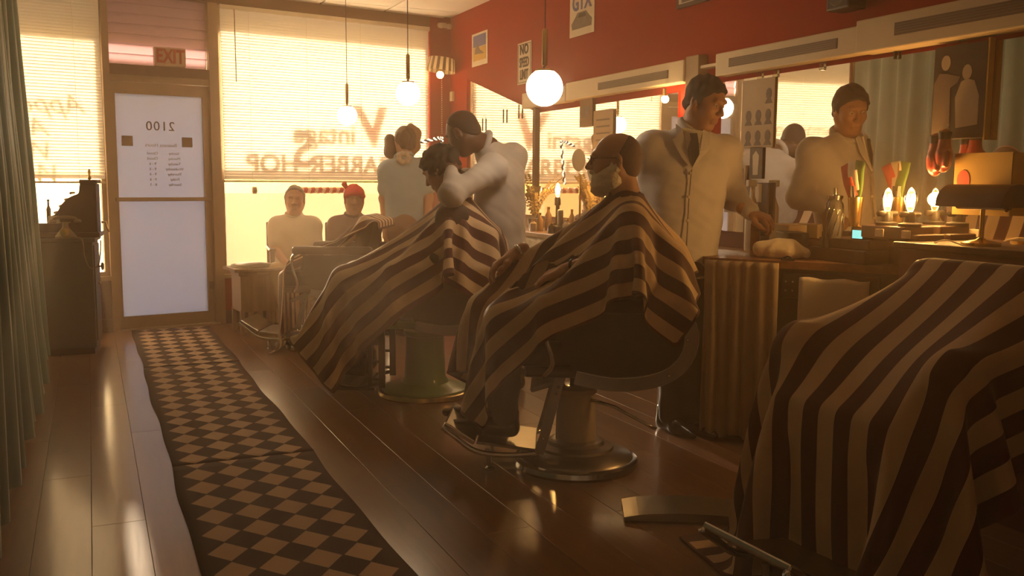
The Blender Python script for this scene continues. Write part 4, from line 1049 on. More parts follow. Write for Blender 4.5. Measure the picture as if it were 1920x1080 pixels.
pw, Rw = figure('woman in a pale blue dress with rolled hair, standing with her back turned', bw, J, M_skin_pale, M_dress, mat('stockings', (.28, .16, .11), .6), vox=.012, hvox=.007, sleeves='short', hem=.50, w=.165, dp=.10, female=True, topname='dress', wr=.003, hipw=1.08)
hr = hair_cap(J['head'], Rw, .95, .012, -.03, -.08, .05, .066, .003)
sdf_obj('hair', [(hr, .008)], M_hair_brown, pw, bw)
rl = SDF(); rl.chain([PX(731, 262, 7.36), PX(733, 285, 7.36), PX(741, 296, 7.37)], [.045, .05, .03], .03); sdf_obj('hair_roll', [(rl, .008)], M_hair_brown, pw, bw)
rl = SDF(); rl.chain([PX(770, 238, 7.36), PX(779, 250, 7.36), PX(779, 275, 7.37), PX(774, 288, 7.36)], [.03, .042, .035, .02], .03); sdf_obj('hair_roll', [(rl, .008)], mat('hair_auburn', (.30, .15, .06), .5, bump=.4, bscale=350), pw, bw)
rl = SDF(); rl.ell(PX(755, 258, 7.22), (.062, .05, .062)); rl.wrinkle(.004, 60, 2); sdf_obj('hair_bun', [(rl, .007)], M_hair_brown, pw, bw)
rl = SDF(); 
for k in range(7):
    a = k/7*6.28; rl.ell(PX(757+10*math.cos(a), 296+8*math.sin(a), 7.20), (.022, .022, .022), None, .008)
sdf_obj('hair_scarf', [(rl, .007)], mat('pale_scarf', (.55, .42, .30), .8), pw, bw)
# ================================================================== striped barber capes: cloth draped by a small position based solver
def drape_cloth(P, prims, boxes, pinned, hole=None, steps=420, iters=4, dt=1/200., thick=.008, fric=.55, damp=.985, floor_z=.008):
    """P: (nv,nu,3) start grid; prims: (a,b,ra,rb) round cones; boxes: (centre, half, R, round)"""
    X = P.copy(); V = np.zeros_like(X); nv, nu, _ = X.shape; w = np.where(pinned, 0.0, 1.0)[..., None]; free = w > 0
    def rest(a, b): return np.linalg.norm(REST[b]-REST[a], axis=-1, keepdims=True)
    REST = P if hole is None else hole
    S = lambda j0, j1, js, i0, i1, is_: (slice(j0, j1, js), slice(i0, i1, is_))
    con = []
    def pair(dj, di, stiff, cj, ci):
        """all vertex pairs offset by (dj,di), split so that no vertex is in two pairs at once"""
        for pj in range(cj):
            for pi in range(ci):
                i0 = max(0, -di)
                ja = np.arange(pj, nv-dj, cj); ia = np.arange(i0+pi, nu-max(0, di), ci)
                if len(ja) == 0 or len(ia) == 0: continue
                a = (slice(ja[0], ja[-1]+1, cj), slice(ia[0], ia[-1]+1, ci)); b = (slice(ja[0]+dj, ja[-1]+1+dj, cj), slice(ia[0]+di, ia[-1]+1+di, ci))
                ws = w[a]+w[b]; con.append((a, b, rest(a, b), stiff, w[a]/np.maximum(ws, 1e-6), w[b]/np.maximum(ws, 1e-6)))
    pair(0, 1, 1.0, 1, 2); pair(1, 0, 1.0, 2, 1); pair(1, 1, .35, 2, 1); pair(1, -1, .35, 2, 1); pair(0, 2, .10, 1, 4); pair(0, 2, .10, 1, 4); pair(2, 0, .10, 4, 1)
    extra = []
    for st in range(steps):
        V[..., 2] -= 9.8*dt; V *= damp
        Q = X+V*dt*w
        for it in range(iters):
            for a, b, L, k, wa, wb in con:
                d = Q[b]-Q[a]; l = np.linalg.norm(d, axis=-1, keepdims=True)+1e-9; c = d*((l-L)/l*k)
                Q[a] += c*wa; Q[b] -= c*wb
        touching = np.zeros((nv, nu), bool)
        for a, b, ra, rb in prims:
            ba = b-a; L2 = max(ba @ ba, 1e-9); t = np.clip((Q-a) @ ba/L2, 0, 1)[..., None]; v = Q-a-t*ba; l = np.linalg.norm(v, axis=-1, keepdims=True)+1e-9
            pen = (ra+(rb-ra)*t+thick)-l; m = (pen > 0)[..., 0] & free[..., 0]
            if m.any(): Q[m] += (v/l*pen)[m]; touching |= m
        for c, h, R, rd in boxes:
            q = (Q-c) @ R; hh = h-rd; cl = np.clip(q, -hh, hh); v = q-cl; l = np.linalg.norm(v, axis=-1)
            out = (l < rd+thick) & (l > 1e-6) & free[..., 0]
            ins = (l <= 1e-6) & free[..., 0]
            if out.any():
                n = cl+v/np.maximum(l, 1e-9)[..., None]*(rd+thick); Q[out] = (n @ R.T+c)[out]; touching |= out
            if ins.any():
                g = hh-np.abs(q); ax_ = g.argmin(-1); n = q.copy(); J, I = np.nonzero(ins); A_ = ax_[J, I]
                n[J, I, A_] = np.sign(q[J, I, A_])*(hh[A_]+rd+thick); Q[ins] = (n @ R.T+c)[ins]; touching |= ins
        m = Q[..., 2] < floor_z; Q[..., 2] = np.maximum(Q[..., 2], floor_z); touching |= m
        Vn = (Q-X)/dt; Vn[touching] *= (1-fric); sp = np.linalg.norm(Vn, axis=-1, keepdims=True); Vn *= np.minimum(1, 2.5/np.maximum(sp, 1e-6))
        X = X+Vn*dt*w; V = Vn*w
        X[touching] = Q[touching]*.9+X[touching]*.1
    return X
def chair_boxes(back=.98):
    I = np.eye(3); B = np.array(Matrix.Rotation(math.radians(-13), 3, 'Y')); o = A3(-.285, 0, .56); h = (back-.56)/2
    L = [(A3(-.02, 0, .51), A3(.27, .245, .07), I, .03), (o+B @ A3(-.0025, 0, h), A3(.055, .235, h), B, .04)]
    for s in (-1, 1): L.append((A3(-.14, s*.287, .60), A3(.31, .052, .172), I, .025))
    return L
def cape_mat(name, c1, c2, period, shift=0.0):
    m, nt, o = mat_nodes(name); b = nt.nodes.new('ShaderNodeBsdfPrincipled'); b.inputs['Roughness'].default_value = .75; b.inputs['Sheen Weight'].default_value = .25
    at = nt.nodes.new('ShaderNodeAttribute'); at.attribute_name = 'weave'; sx = nt.nodes.new('ShaderNodeSeparateXYZ'); nt.links.new(at.outputs['Vector'], sx.inputs[0])
    def mth(op, a, bb=None):
        n = nt.nodes.new('ShaderNodeMath'); n.operation = op
        for k, q in ((0, a), (1, bb)):
            if q is None: continue
            if isinstance(q, (int, float)): n.inputs[k].default_value = q
            else: nt.links.new(q, n.inputs[k])
        return n.outputs[0]
    st = mth('GREATER_THAN', mth('FRACT', mth('ADD', mth('MULTIPLY', sx.outputs[0], 1/period), 40.25+shift)), .5)
    st = mth('MAXIMUM', st, mth('GREATER_THAN', sx.outputs[1], .5))           # dark piped edge
    tc = nt.nodes.new('ShaderNodeTexCoord'); nz = nt.nodes.new('ShaderNodeTexNoise'); nz.inputs['Scale'].default_value = 7; nt.links.new(tc.outputs['Object'], nz.inputs['Vector'])
    ca = nt.nodes.new('ShaderNodeMix'); ca.data_type = 'RGBA'; ca.inputs['A'].default_value = (*c1, 1); ca.inputs['B'].default_value = (*[x*.8 for x in c1], 1); nt.links.new(nz.outputs['Fac'], ca.inputs['Factor'])
    cb = nt.nodes.new('ShaderNodeMix'); cb.data_type = 'RGBA'; cb.inputs['B'].default_value = (*c2, 1); nt.links.new(ca.outputs['Result'], cb.inputs['A']); nt.links.new(st, cb.inputs['Factor'])
    nt.links.new(cb.outputs['Result'], b.inputs['Base Color'])
    t = nt.nodes.new('ShaderNodeBsdfTranslucent'); nt.links.new(cb.outputs['Result'], t.inputs[0])
    x = nt.nodes.new('ShaderNodeMixShader'); x.inputs[0].default_value = .22; nt.links.new(b.outputs[0], x.inputs[1]); nt.links.new(t.outputs[0], x.inputs[2]); nt.links.new(x.outputs[0], o.inputs[0])
    return m
M_cape = cape_mat('striped_cape_cloth', (.74, .54, .35), (.075, .009, .009), .112)
M_cape2 = cape_mat('striped_cape_cloth_wide', (.74, .54, .35), (.075, .009, .009), .122)
def cape(X, label, loc, rz, width, length, m, neck=None, group='striped barber capes', slots=()):
    nv, nu, _ = X.shape; fs = []
    near = lambda i, j: math.hypot((i/(nu-1)-.5)*width, j/(nv-1)*length-neck) if neck else 9
    for j in range(nv-1):
        for i in range(nu-1):
            if min(near(i, j), near(i+1, j), near(i+1, j+1), near(i, j+1)) < .055: continue
            mid = (X[j, i]+X[j, i+1]+X[j+1, i]+X[j+1, i+1])/4; cut = False
            for a, b, rad in slots:                                    # arm openings where the hands come out
                ab = b-a; q = min(1, max(0, ((mid-a) @ ab)/(ab @ ab))); pt = a+ab*q
                if math.hypot(mid[0]-pt[0], mid[1]-pt[1]) < rad and mid[2] > pt[2]-.02: cut = True
            if cut: continue
            fs.append((j*nu+i, j*nu+i+1, (j+1)*nu+i+1, (j+1)*nu+i))
    t = thing('barber_cape', label, 'barber cape', (loc[0], loc[1], 0), rz, group)
    me = bpy.data.meshes.new('cloth'); me.from_pydata([tuple(p) for p in X.reshape(-1, 3)], [], fs)
    at = me.attributes.new('weave', 'FLOAT_VECTOR', 'POINT')
    for j in range(nv):
        for i in range(nu):
            e = 1.0 if (i in (0, nu-1) or j in (0, nv-1)) else 0.0
            if near(i, j) < .085: e = 1.0
            at.data[j*nu+i].vector = ((i/(nu-1)-.5)*width, e, j/(nv-1)*length)
    o = link('cloth', me, m, t, True)
    s = o.modifiers.new('sub', 'SUBSURF'); s.levels = 2; s.render_levels = 2
    s = o.modifiers.new('thick', 'SOLIDIFY'); s.thickness = .002; s.offset = 1
    return t
def gown(nk, hw, fl, bl, prims, nu, nv, steps=430, slope=.16, path=None, tuck=None, taper=0.0):
    """a gown fastened round the neck, falling over body and chair"""
    tot = fl+bl; G = np.zeros((nv, nu, 3)); FL = np.zeros((nv, nu, 3)); pin = np.zeros((nv, nu), bool)
    for j in range(nv):
        for i in range(nu):
            v = j/(nv-1)*tot-bl; u = (i/(nu-1)-.5)*2*hw*(1-taper*max(0, (v-.35)/(fl-.35))**1.3); r = math.hypot(u, v); FL[j, i] = (v, u, 0)
            if r < .10:
                rr = .064+max(0, r-.055)*.5; q = max(r, 1e-4); G[j, i] = (nk[0]+v/q*rr, u/q*rr, nk[2]+.035-max(0, r-.055)*.9); pin[j, i] = r < .088
            else:
                G[j, i] = (nk[0]+v*.97, u, nk[2]+.03-slope*(r-.08)+.004*math.sin(17*u+5*v))
                if path is not None and v > .06:
                    t = min(1, max(0, (abs(u+.02)-.10)/.10)); t = t*t*(3-2*t); d = v-.06; c = path[0]
                    for k in range(len(path)-1):
                        a, b = A3(*path[k]), A3(*path[k+1]); L = np.linalg.norm(b-a)
                        if d <= L or k == len(path)-2: c = a+(b-a)*(d/L); break
                        d -= L
                    G[j, i] = G[j, i]*t+A3(c[0], u, c[1]+.004*math.sin(17*u+5*v))*(1-t)
                if tuck and abs(v-tuck[0]) < .025 and abs(u-tuck[1]) < tuck[2]: G[j, i] = (tuck[3], u, tuck[4]); pin[j, i] = True
    return drape_cloth(G, prims, chair_boxes(), pin, FL, steps)
def cone_chain(*pts): 
    """chain of (x,y,z,r)"""
    return [(A3(*pts[i][:3]), A3(*pts[i+1][:3]), pts[i][3], pts[i+1][3]) for i in range(len(pts)-1)]
# bald man
pr = []
for y in (-.08, 0, .08): pr += cone_chain((-.22, y, .98, .125), (-.16, y, .68, .13))
pr += cone_chain((-.2, 0, 1.12, .07), (-.22, 0, .98, .12))+cone_chain((-.10, -.06, .82, .18), (-.10, .06, .82, .18))
pr += cone_chain((-.205, .2, 1.06, .07), (-.23, .30, .84, .062), (-.03, .245, .828, .048))+cone_chain((-.2, -.2, 1.06, .07), (.0, -.31, .85, .058), (.23, -.20, .868, .045))
for y, kx, ax_ in ((1, .30, .30), (-1, .40, .34)): pr += cone_chain((-.16, y*.1, .64, .11), (kx, y*.14, .645, .088), (ax_, y*.085, .265, .064))
X1 = gown(A3(-.195, 0, 1.155), .595, 1.06, .47, pr, 52, 70, path=[(-.125, 1.16), (.09, .98), (.13, .84), (.20, .79), (.48, .78), (.56, .70), (.58, .1)], tuck=(.50, -.02, .07, .115, .815), taper=.08)
cape(X1, 'maroon and cream striped cape around the bald lathered man', (1.88, 3.48), RZ1, 1.19, 1.53, M_cape, .47, slots=((A3(.065, .21, .86), A3(.22, .145, .80), .06), (A3(.30, -.17, .89), A3(.42, -.135, .81), .055)))
# dark haired customer
pr = []
for y in (-.07, 0, .07): pr += cone_chain((-.20, y, .95, .115), (-.14, y, .66, .115))
pr += cone_chain((-.19, 0, 1.10, .07), (-.2, 0, .95, .10))
for y in (-1, 1):
    pr += cone_chain((-.18, y*.19, 1.02, .07), (-.13, y*.28, .82, .058), (.12, y*.18, .80, .048)); pr += cone_chain((-.12, y*.1, .66, .11), (.42, y*.13, .66, .09), (.60, y*.11, .30, .07), (.78, y*.11, .32, .045))
X2 = gown(A3(-.19, 0, 1.11), .62, 1.20, .50, pr, 48, 68)
cape(X2, 'maroon and cream striped cape spread over the dark haired customer', (1.72, 5.01), RZ1, 1.24, 1.70, M_cape, .50)
# capes thrown over the empty chairs
def thrown(L, W, nu, nv, over=.16, steps=430, x0=-.48, pinhalf=8, skew=0.0):
    G = np.zeros((nv, nu, 3)); pin = np.zeros((nv, nu), bool)
    for j in range(nv):
        for i in range(nu):
            u = (i/(nu-1)-.5)*W; v = j/(nv-1)*L
            if v < over: G[j, i] = (x0, u, .88+v)
            else: s_ = v-over; G[j, i] = (x0+.01+s_*.985, u+skew*s_, .88+over-s_*.1+.012*math.sin(u*9+s_*2)+.006*math.sin(23*u))
            if j < 3 and abs(i-nu/2) < pinhalf: pin[j, i] = True
    return drape_cloth(G, [], chair_boxes(), pin, None, steps)
X3 = thrown(1.5, .66, 26, 54, pinhalf=14)
cape(X3, 'striped cape thrown over the empty chair by the newspaper table', (1.52, 6.72), RZ1, .66, 1.5, M_cape)
X0 = thrown(1.43, 1.40, 54, 56)
cape(X0, 'large maroon and cream striped cape draped over the chair nearest the camera', (2.18, 2.05), math.radians(183), 1.40, 1.43, M_cape2)
# ================================================================== props
def RAY(px, py): return np.array(_F + _R*((px-960)/1750.0) + _U*((540-py)/1750.0))
def wall_point(px, py, X): d = RAY(px, py); return np.array([0, 0, H])+d*(X/d[0])
def PZ(px, py, z): d = RAY(px, py); return np.array([0, 0, H])+d*((z-H)/d[2])
def TR(x, y, z, rz=0.0): return Matrix.Translation((x, y, z)) @ rotz(rz)
M_print = mat('print_black', (.03, .025, .025), .8); M_paper = mat('poster_paper', (.62, .52, .38), .8, var=.06)
# ---- shop cabinet with cash register
cab = thing('shop_cabinet', 'tall grey painted cabinet standing beside the teal curtain', 'cabinet', (-.315, 7.09, 0), math.radians(-6))
M_cabp = mat('grey_cabinet_paint', (.11, .105, .085), .55, var=.12, scale=3)
MB().rbox(0, .325, 0, .36, .045, .785, .006).build('body', M_cabp, cab)
MB().box(.015, .31, .02, .35, 0, .045).build('plinth', M_base, cab)
MB().rbox(-.02, .345, -.02, .38, .785, .812, .006).build('top', M_cabp, cab)
MB().rbox(.3255, .334, .03, .33, .09, .76, .003).build('door', M_cabp, cab)
MB().lathe([(.006, 0), (.006, .022), (.024, .026), (.030, .034), (.02, .042)], 18, Matrix.Translation((.333, .18, .60)) @ Matrix.Rotation(math.radians(90), 4, 'Y')).build('knob', M_iron, cab, 'auto')
MB().lathe([(.004, 0), (.012, .01), (.009, .02)], 12, Matrix.Translation((.333, .18, .48)) @ Matrix.Rotation(math.radians(90), 4, 'Y')).build('keyhole_plate', M_chrome, cab, 'auto')
reg = thing('cash_register', 'antique brass cash register on the grey cabinet, dark against the window', 'cash register', (-.33, 7.15, .812), math.radians(-6))
M_reg = mat('bronze_register', (.05, .026, .014), .5, metal=.2, var=.25, scale=20)
prof = [(.0, .0), (.375, 0), (.375, .37), (.30, .385), (.275, .385), (.265, .31)]+[(q.x, q.y) for q in smoothpath([(.255, .30), (.20, .275), (.15, .225), (.12, .17), (.085, .15)], 4)]+[(.085, .135), (.095, .10), (.0, .10)]
MB().prism(prof, .03, .27).build('body', M_reg, reg)
MB().rbox(-.015, .39, .0, .29, 0, .035, .005).build('drawer', M_darkwood, reg)
MB().rbox(.27, .385, .02, .28, .375, .40, .006).build('top_sign', M_reg, reg)
km = MB().lathe([(.008, 0), (.009, .012), (.006, .016)], 10).mesh('key'); km.materials.append(M_enamel)
for i in range(4):
    for k in range(5):
        q = bpy.data.objects.new('key', km); COL.objects.link(q); q.parent = reg; q.location = (.11+.035*i, .06+.045*k, .165+.045*i); q.rotation_euler = (0, math.radians(-40), 0)
MB().lathe([(.006, .40), (.014, .405), (.007, .43), (.012, .455), (.004, .475)], 14, Matrix.Translation((.325, .15, 0))).build('finial', M_brass, reg, True)
MB().tube([(.39, .15, .10), (.42, .15, .10), (.425, .15, .06), (.44, .15, .03)], .008, 8).build('crank', M_brass, reg, True)
# telephone
phone = thing('telephone', 'antique cream and brass telephone with cord on the grey cabinet', 'telephone', (-.155, 7.095, .8125), math.radians(-6))
M_tel = mat('cream_telephone', (.24, .17, .09), .35, var=.1)
MB().lathe([(.065, 0), (.068, .012), (.055, .03), (.035, .055), (.02, .075), (.018, .11)], 24).build('base', M_tel, phone, 'auto')
MB().lathe([(.03, 0), (.03, .006), (.01, .01)], 20, Matrix.Translation((.0, -.048, .04)) @ Matrix.Rotation(math.radians(62), 4, 'X')).build('dial', M_brass, phone, 'auto')
MB().tube([(-.035, 0, .115), (-.03, 0, .105), (.03, 0, .105), (.035, 0, .115)], .006, 8).build('cradle', M_brass, phone, True)
hs_ = MB().tube(smoothpath([(-.075, 0, .115), (-.06, 0, .135), (0, 0, .145), (.06, 0, .135), (.075, 0, .115)], 4), .011, 10)
hs_.lathe([(.02, 0), (.026, .012), (.014, .024)], 14, Matrix.Translation((-.078, 0, .105))).lathe([(.02, 0), (.026, .012), (.014, .024)], 14, Matrix.Translation((.078, 0, .105))).build('handset', M_tel, phone, True)
MB().tube(smoothpath([(.05, -.03, .01), (.11, -.075, -.01), (.12, -.085, -.12), (.15, -.085, -.2), (.20, -.06, -.19), (.215, -.02, -.10), (.215, .03, -.02)], 6), .0045, 6).build('cord', M_tel, phone, True)
bt = thing('bottle', 'small dark bottle on the corner of the grey cabinet', 'bottle', (-.28, 7.12, .8125)); MB().lathe([(.014, 0), (.015, .10), (.007, .12), (.006, .15), (.009, .153), (.009, .165)], 16).build('glass', mat('brown_bottle', (.06, .03, .015), .2), bt, 'auto')
bt.location = (-.255, 7.13, .912)
cdp = tag(MB().rbox(-.26, -.19, 7.105, 7.112, .9125, .965, .002).build('price_card', mat('white_card', (.7, .62, .5), .8)), 'small white card leaning on the cash register drawer', 'card')

# ---- newspaper table by the big window
tb = thing('side_table', 'small wooden side table with fretwork panels under the window', 'table', (1.19, 7.66, 0), math.radians(6))
M_tbl = wood('grey_brown_wood', (.30, .20, .115), (.20, .125, .07), .5, 'Z')
MB().rbox(-.205, .205, -.19, .19, .50, .525, .006).build('table_top', M_tbl, tb)
MB().rbox(-.165, .165, -.15, .15, .465, .50, .01).build('moulding', M_tbl, tb)
for s in (-1, 1):
    MB().box(-.15, .15, s*.135-.008, s*.135+.008, .18, .465).build('panel', M_tbl, tb); MB().box(s*.142-.008, s*.142+.008, -.127, .127, .18, .465).build('panel', M_tbl, tb)
for sx in (-1, 1):
    for sy in (-1, 1): MB().rbox(sx*.138-.016, sx*.138+.016, sy*.13-.016, sy*.13+.016, 0, .20, .004).build('leg', M_tbl, tb)
for sy in (-1, 1):
    for x in (-.075, 0, .075): MB().rbox(x-.02, x+.02, sy*.135-.006, sy*.135+.006, .02, .18, .004).build('fret_slat', M_tbl, tb)
    MB().box(-.122, .122, sy*.135-.006, sy*.135+.006, .02, .045).build('rail', M_tbl, tb)
MB().box(-.142, .142, -.12, .12, .19, .2).build('shelf', M_tbl, tb)
npz = thing('newspaper', 'folded white newspaper lying on the side table', 'newspaper', (1.19, 7.66, .526), math.radians(20))
for k in range(3):
    vs = []; fs = []
    for i in range(9):
        for j in range(2): u = i/8-.5; vs.append((u*.30, (j-.5)*.23, .004+k*.007+.012*math.sin((u+.5)*math.pi)*(k+1)*.4))
    for i in range(8): fs.append((2*i, 2*i+2, 2*i+3, 2*i+1))
    me = bpy.data.meshes.new('sheet'); me.from_pydata(vs, [], fs); o = link('sheet', me, mat('newsprint', (.72, .66, .55), .85, var=.15, scale=40), npz, True); s = o.modifiers.new('t', 'SOLIDIFY'); s.thickness = .003

# ---- waiting chairs
def wait_chair(x, y, rz, label):
    t = thing('wooden_chair', label, 'chair', (x, y, 0), rz, 'wooden armchairs by the window')
    MB().rbox(-.23, .23, -.22, .22, .385, .42, .01).build('seat', M_darkwood, t)
    for sx in (-1, 1):
        MB().rbox(sx*.21-.02, sx*.21+.02, -.21, -.17, 0, .63, .006).build('leg', M_darkwood, t); MB().rbox(sx*.21-.02, sx*.21+.02, .17, .21, 0, .86, .006).build('leg', M_darkwood, t)
        MB().rbox(sx*.21-.03, sx*.21+.03, -.24, .2, .63, .655, .01).build('armrest', M_darkwood, t)
    for k in range(3): MB().rbox(-.19, .19, .18, .20, .55+k*.11, .60+k*.11, .006).build('back_slat', M_darkwood, t)
    return t
for px, lab in ((553, 'dark wooden armchair under the grey haired waiting man'), (664, 'dark wooden armchair under the red capped waiting person')):
    q = PX(px+2, 505, 7.98); wait_chair(q[0], q[1]-.02, math.radians(-6), lab)

# ---- wall things
def wall_text(s, y, z, size, m, parent, sx=1.0, bold=0.0, X=3.19, shear=0.0):
    M = Matrix(((0, 0, -1, X), (-1, 0, 0, y), (0, 1, 0, z), (0, 0, 0, 1))) @ Matrix.Diagonal((sx, 1, 1, 1))
    return textmesh('lettering', s, size, m, parent, M, .002, bold=bold, shear=shear)
def wall_poly(name, pts, m, parent, X=3.194, th=.0015):
    n = len(pts); vs = [(X, y, z) for y, z in pts]+[(X+th, y, z) for y, z in pts]
    return MB().add(vs, [tuple(range(n)), tuple(range(2*n-1, n-1, -1))]+[(i, i+n, (i+1) % n+n, (i+1) % n) for i in range(n)]).build(name, m, parent)
def poster(label, y0, y1, z0, z1, m=None, X=3.194, th=.004, name='poster', group='posters on the red wall'):
    t = thing(name, label, 'poster', group=group); wall_poly('paper', [(y0, z0), (y1, z0), (y1, z1), (y0, z1)], m or M_paper, t, X, th); return t
def rect(y0, y1, z0, z1): return [(y0, z0), (y1, z0), (y1, z1), (y0, z1)]
M_pblue = mat('print_blue', (.10, .12, .30), .8); M_pyel = mat('print_yellow', (.55, .33, .06), .8); M_pgrey = mat('print_grey', (.20, .17, .15), .8, var=.3, scale=30); M_pred = mat('print_red', (.4, .05, .03), .8)
p = poster('poster with blue sky and yellow field high on the red wall', 7.615, 7.975, 2.235, 2.52)
wall_poly('picture', rect(7.65, 7.94, 2.40, 2.50), M_pblue, p, 3.192); wall_poly('picture', rect(7.65, 7.94, 2.28, 2.395), M_pyel, p, 3.192); wall_poly('picture', [(7.68, 2.33), (7.78, 2.37), (7.86, 2.44), (7.90, 2.34)], M_pgrey, p, 3.1905)
p = poster('white sign reading NO SPEED LIMIT beside the largest globe lamp', 6.729, 6.985, 1.99, 2.315)
for z, s_ in ((2.255, 'NO'), (2.155, 'SPEED'), (2.06, 'LIMIT')): wall_text(s_, 6.857, z, .105, M_print, p, .62 if len(s_) > 2 else .95, .003, 3.191)
for q in (rect(6.74, 6.974, 2.298, 2.302), rect(6.74, 6.974, 2.002, 2.006), rect(6.74, 6.744, 2.006, 2.298), rect(6.97, 6.974, 2.006, 2.298)): wall_poly('border', q, M_print, p, 3.192)
p = poster('poster lettered GTX over a grey car, topmost on the red wall', 5.734, 6.09, 2.24, 2.56)
wall_text('GTX', 5.912, 2.465, .15, M_pblue, p, .9, .004, 3.191)
wall_poly('car', [(5.77, 2.29), (6.05, 2.29), (6.06, 2.33), (6.02, 2.36), (5.97, 2.40), (5.85, 2.40), (5.80, 2.36), (5.765, 2.34)], M_pgrey, p, 3.192); wall_poly('car_window', [(5.85, 2.365), (5.96, 2.365), (5.945, 2.39), (5.865, 2.39)], M_print, p, 3.1905)
p = poster('framed picture whose lower edge shows at the ceiling line above the barber', 4.42, 4.72, 2.225, 2.5, mat('picture_frame_dark', (.05, .03, .02), .5), 3.175, .02)
wall_poly('picture', rect(4.45, 4.69, 2.245, 2.48), M_paper, p, 3.172); wall_poly('picture_detail', rect(4.48, 4.66, 2.25, 2.28), M_pgrey, p, 3.1705)
spk = thing('loudspeaker', 'small black loudspeaker fixed high on the red wall above the valance', 'loudspeaker')
MB().rbox(3.06, 3.17, 3.22, 3.36, 1.985, 2.22, .01).build('cabinet', M_leather, spk); MB().lathe([(.05, 0), (.045, .006), (.01, .002)], 24, Matrix.Translation((3.059, 3.29, 2.05)) @ Matrix.Rotation(math.radians(-90), 4, 'Y')).build('cone', mat('speaker_cone', (.04, .04, .04), .5), spk, 'auto'); MB().box(3.17, 3.199, 3.27, 3.31, 2.06, 2.12).build('bracket', M_iron, spk)
# corner lamp with striped shade
lp = thing('wall_lamp', 'lamp with striped shade and bare glowing bulb in the red corner', 'lamp', (3.03, 8.36, 2.2))
M_shade = translucent('shade_cream', (.60, .48, .34), .5); M_shade2 = mat('shade_brown', (.20, .13, .09), .8)
Ms = Matrix.Rotation(math.radians(7), 4, 'Y')
for k in range(28):
    a0, a1 = 2*math.pi*k/28, 2*math.pi*(k+1)/28
    vs = [(.135*math.cos(a0), .135*math.sin(a0), .03), (.135*math.cos(a1), .135*math.sin(a1), .03), (.118*math.cos(a1), .118*math.sin(a1), .15), (.118*math.cos(a0), .118*math.sin(a0), .15)]
    MB().add(vs, [(0, 1, 2, 3)], Ms).build('shade_strip', M_shade if k % 2 else M_shade2, lp)
MB().lathe([(.118, .149), (.118, .151)], 28, Ms).build('shade_top', M_shade, lp)
MB().sphere((0, 0, .0), .034, None, 20, 12).build('bulb', emission('bulb_glow_strong', (1.0, .62, .18), 9.0), lp, True)
MB().lathe([(.016, .03), (.016, .08)], 14).build('socket', M_brass, lp, 'auto')
MB().tube([(0, 0, .08), (.0, 0, .14), (.08, .06, .17), (.165, .12, .17)], .007, 8).build('arm', M_brass, lp, True)
bm_ = MB().sphere((0, 0, 0), .006, None, 8, 6).mesh('chain_bead'); bm_.materials.append(M_enamel)
for k in range(26):
    o = bpy.data.objects.new('chain_bead', bm_); COL.objects.link(o); o.parent = lp; o.location = (.0, -.045, -.04-k*.02)
sw = thing('wall_switch', 'small white box switch on the red wall below the striped lamp', 'switch'); MB().rbox(3.165, 3.199, 8.42, 8.475, 1.97, 2.06, .006).build('box', M_enamel, sw); MB().rbox(3.158, 3.165, 8.437, 8.457, 2.0, 2.03, .002).build('rocker', M_enamel, sw)
em = thing('emergency_light', 'small white twin headed emergency light in the ceiling corner', 'light fitting'); em.matrix_world = FW
MB().rbox(2.96, 3.02, -.055, -.021, 2.655, 2.70, .006).build('box', M_enamel, em)
for u in (2.94, 3.035): MB().lathe([(.012, 0), (.026, .012), (.026, .04), (.018, .045)], 16, Matrix.Translation((u, -.045, 2.672)) @ Matrix.Rotation(math.radians(100), 4, 'X')).build('lamp_head', M_enamel, em, 'auto')
# twisted rope bracket by the window
rp = thing('rope_light', 'white twisted rope light bent at a right angle beside the woman', 'rope light')
path = [PX(790, 266, 7.6), PX(812, 261, 7.6), PX(826, 259, 7.6), PX(829, 264, 7.6), PX(829, 300, 7.6), PX(829, 345, 7.6)]
for ph in (0, math.pi):
    pts = smoothpath([Vector(q) for q in path], 14); pts2 = []
    for i, q in enumerate(pts): a = i*.9+ph; pts2.append(q+Vector((math.cos(a)*.008, math.sin(a)*.008*.3, math.sin(a)*.008)))
    MB().tube(pts2, .008, 6).build('strand', emission('rope_glow', (1.0, .75, .5), .8) if ph == 0 else M_iron, rp, True)

# ---- bulbs
def bulb_lamp(x, y, z, base_z, label, r=.026, estr=45.0, group='bare filament bulb lamps'):
    t = thing('bulb_lamp', label, 'lamp', (x, y, 0), group=group)
    MB().lathe([(.045, base_z), (.045, base_z+.012), (.016, base_z+.02), (.014, z-.11), (.022, z-.105), (.022, z-.06), (.016, z-.05)], 20).build('stand', M_iron, t, 'auto')
    MB().tube([(-.05, 0, base_z+.05), (.05, 0, base_z+.05)], .012, 10).build('pipe', M_iron, t, True)
    MB().lathe([(.013, z-.055), (.018, z-.035), (r, z), (r*.9, z+.02), (r*.5, z+.04), (.005, z+.05)], 20).build('glass_bulb', clear_glass('bulb_glass', (1, .9, .7)), t, True)
    f = MB()
    for k in range(5): a = k*1.257; f.tube([(.008*math.cos(a), .008*math.sin(a), z-.03), (.012*math.cos(a+.5), .012*math.sin(a+.5), z+.022)], .0035, 6)
    f.build('filament', emission('filament_glow', (1.0, .56, .14), estr), t, True)
    l_ = bpy.data.lights.new('bulb_light', 'POINT'); l_.energy = 4.0; l_.color = (1.0, .52, .16); l_.shadow_soft_size = .03; lo = bpy.data.objects.new('bulb_light', l_); COL.objects.link(lo); lo.parent = t; lo.location = (0, 0, z)
    return t
q = wall_point(1665, 374, 3.05); bulb_lamp(q[0], q[1], q[2], 1.045, 'bare filament bulb lamp beside the gold cup, farther of the two')
q = wall_point(1708, 374, 3.05); bulb_lamp(q[0], q[1], q[2], 1.045, 'bare filament bulb lamp nearest the red desk lamp')
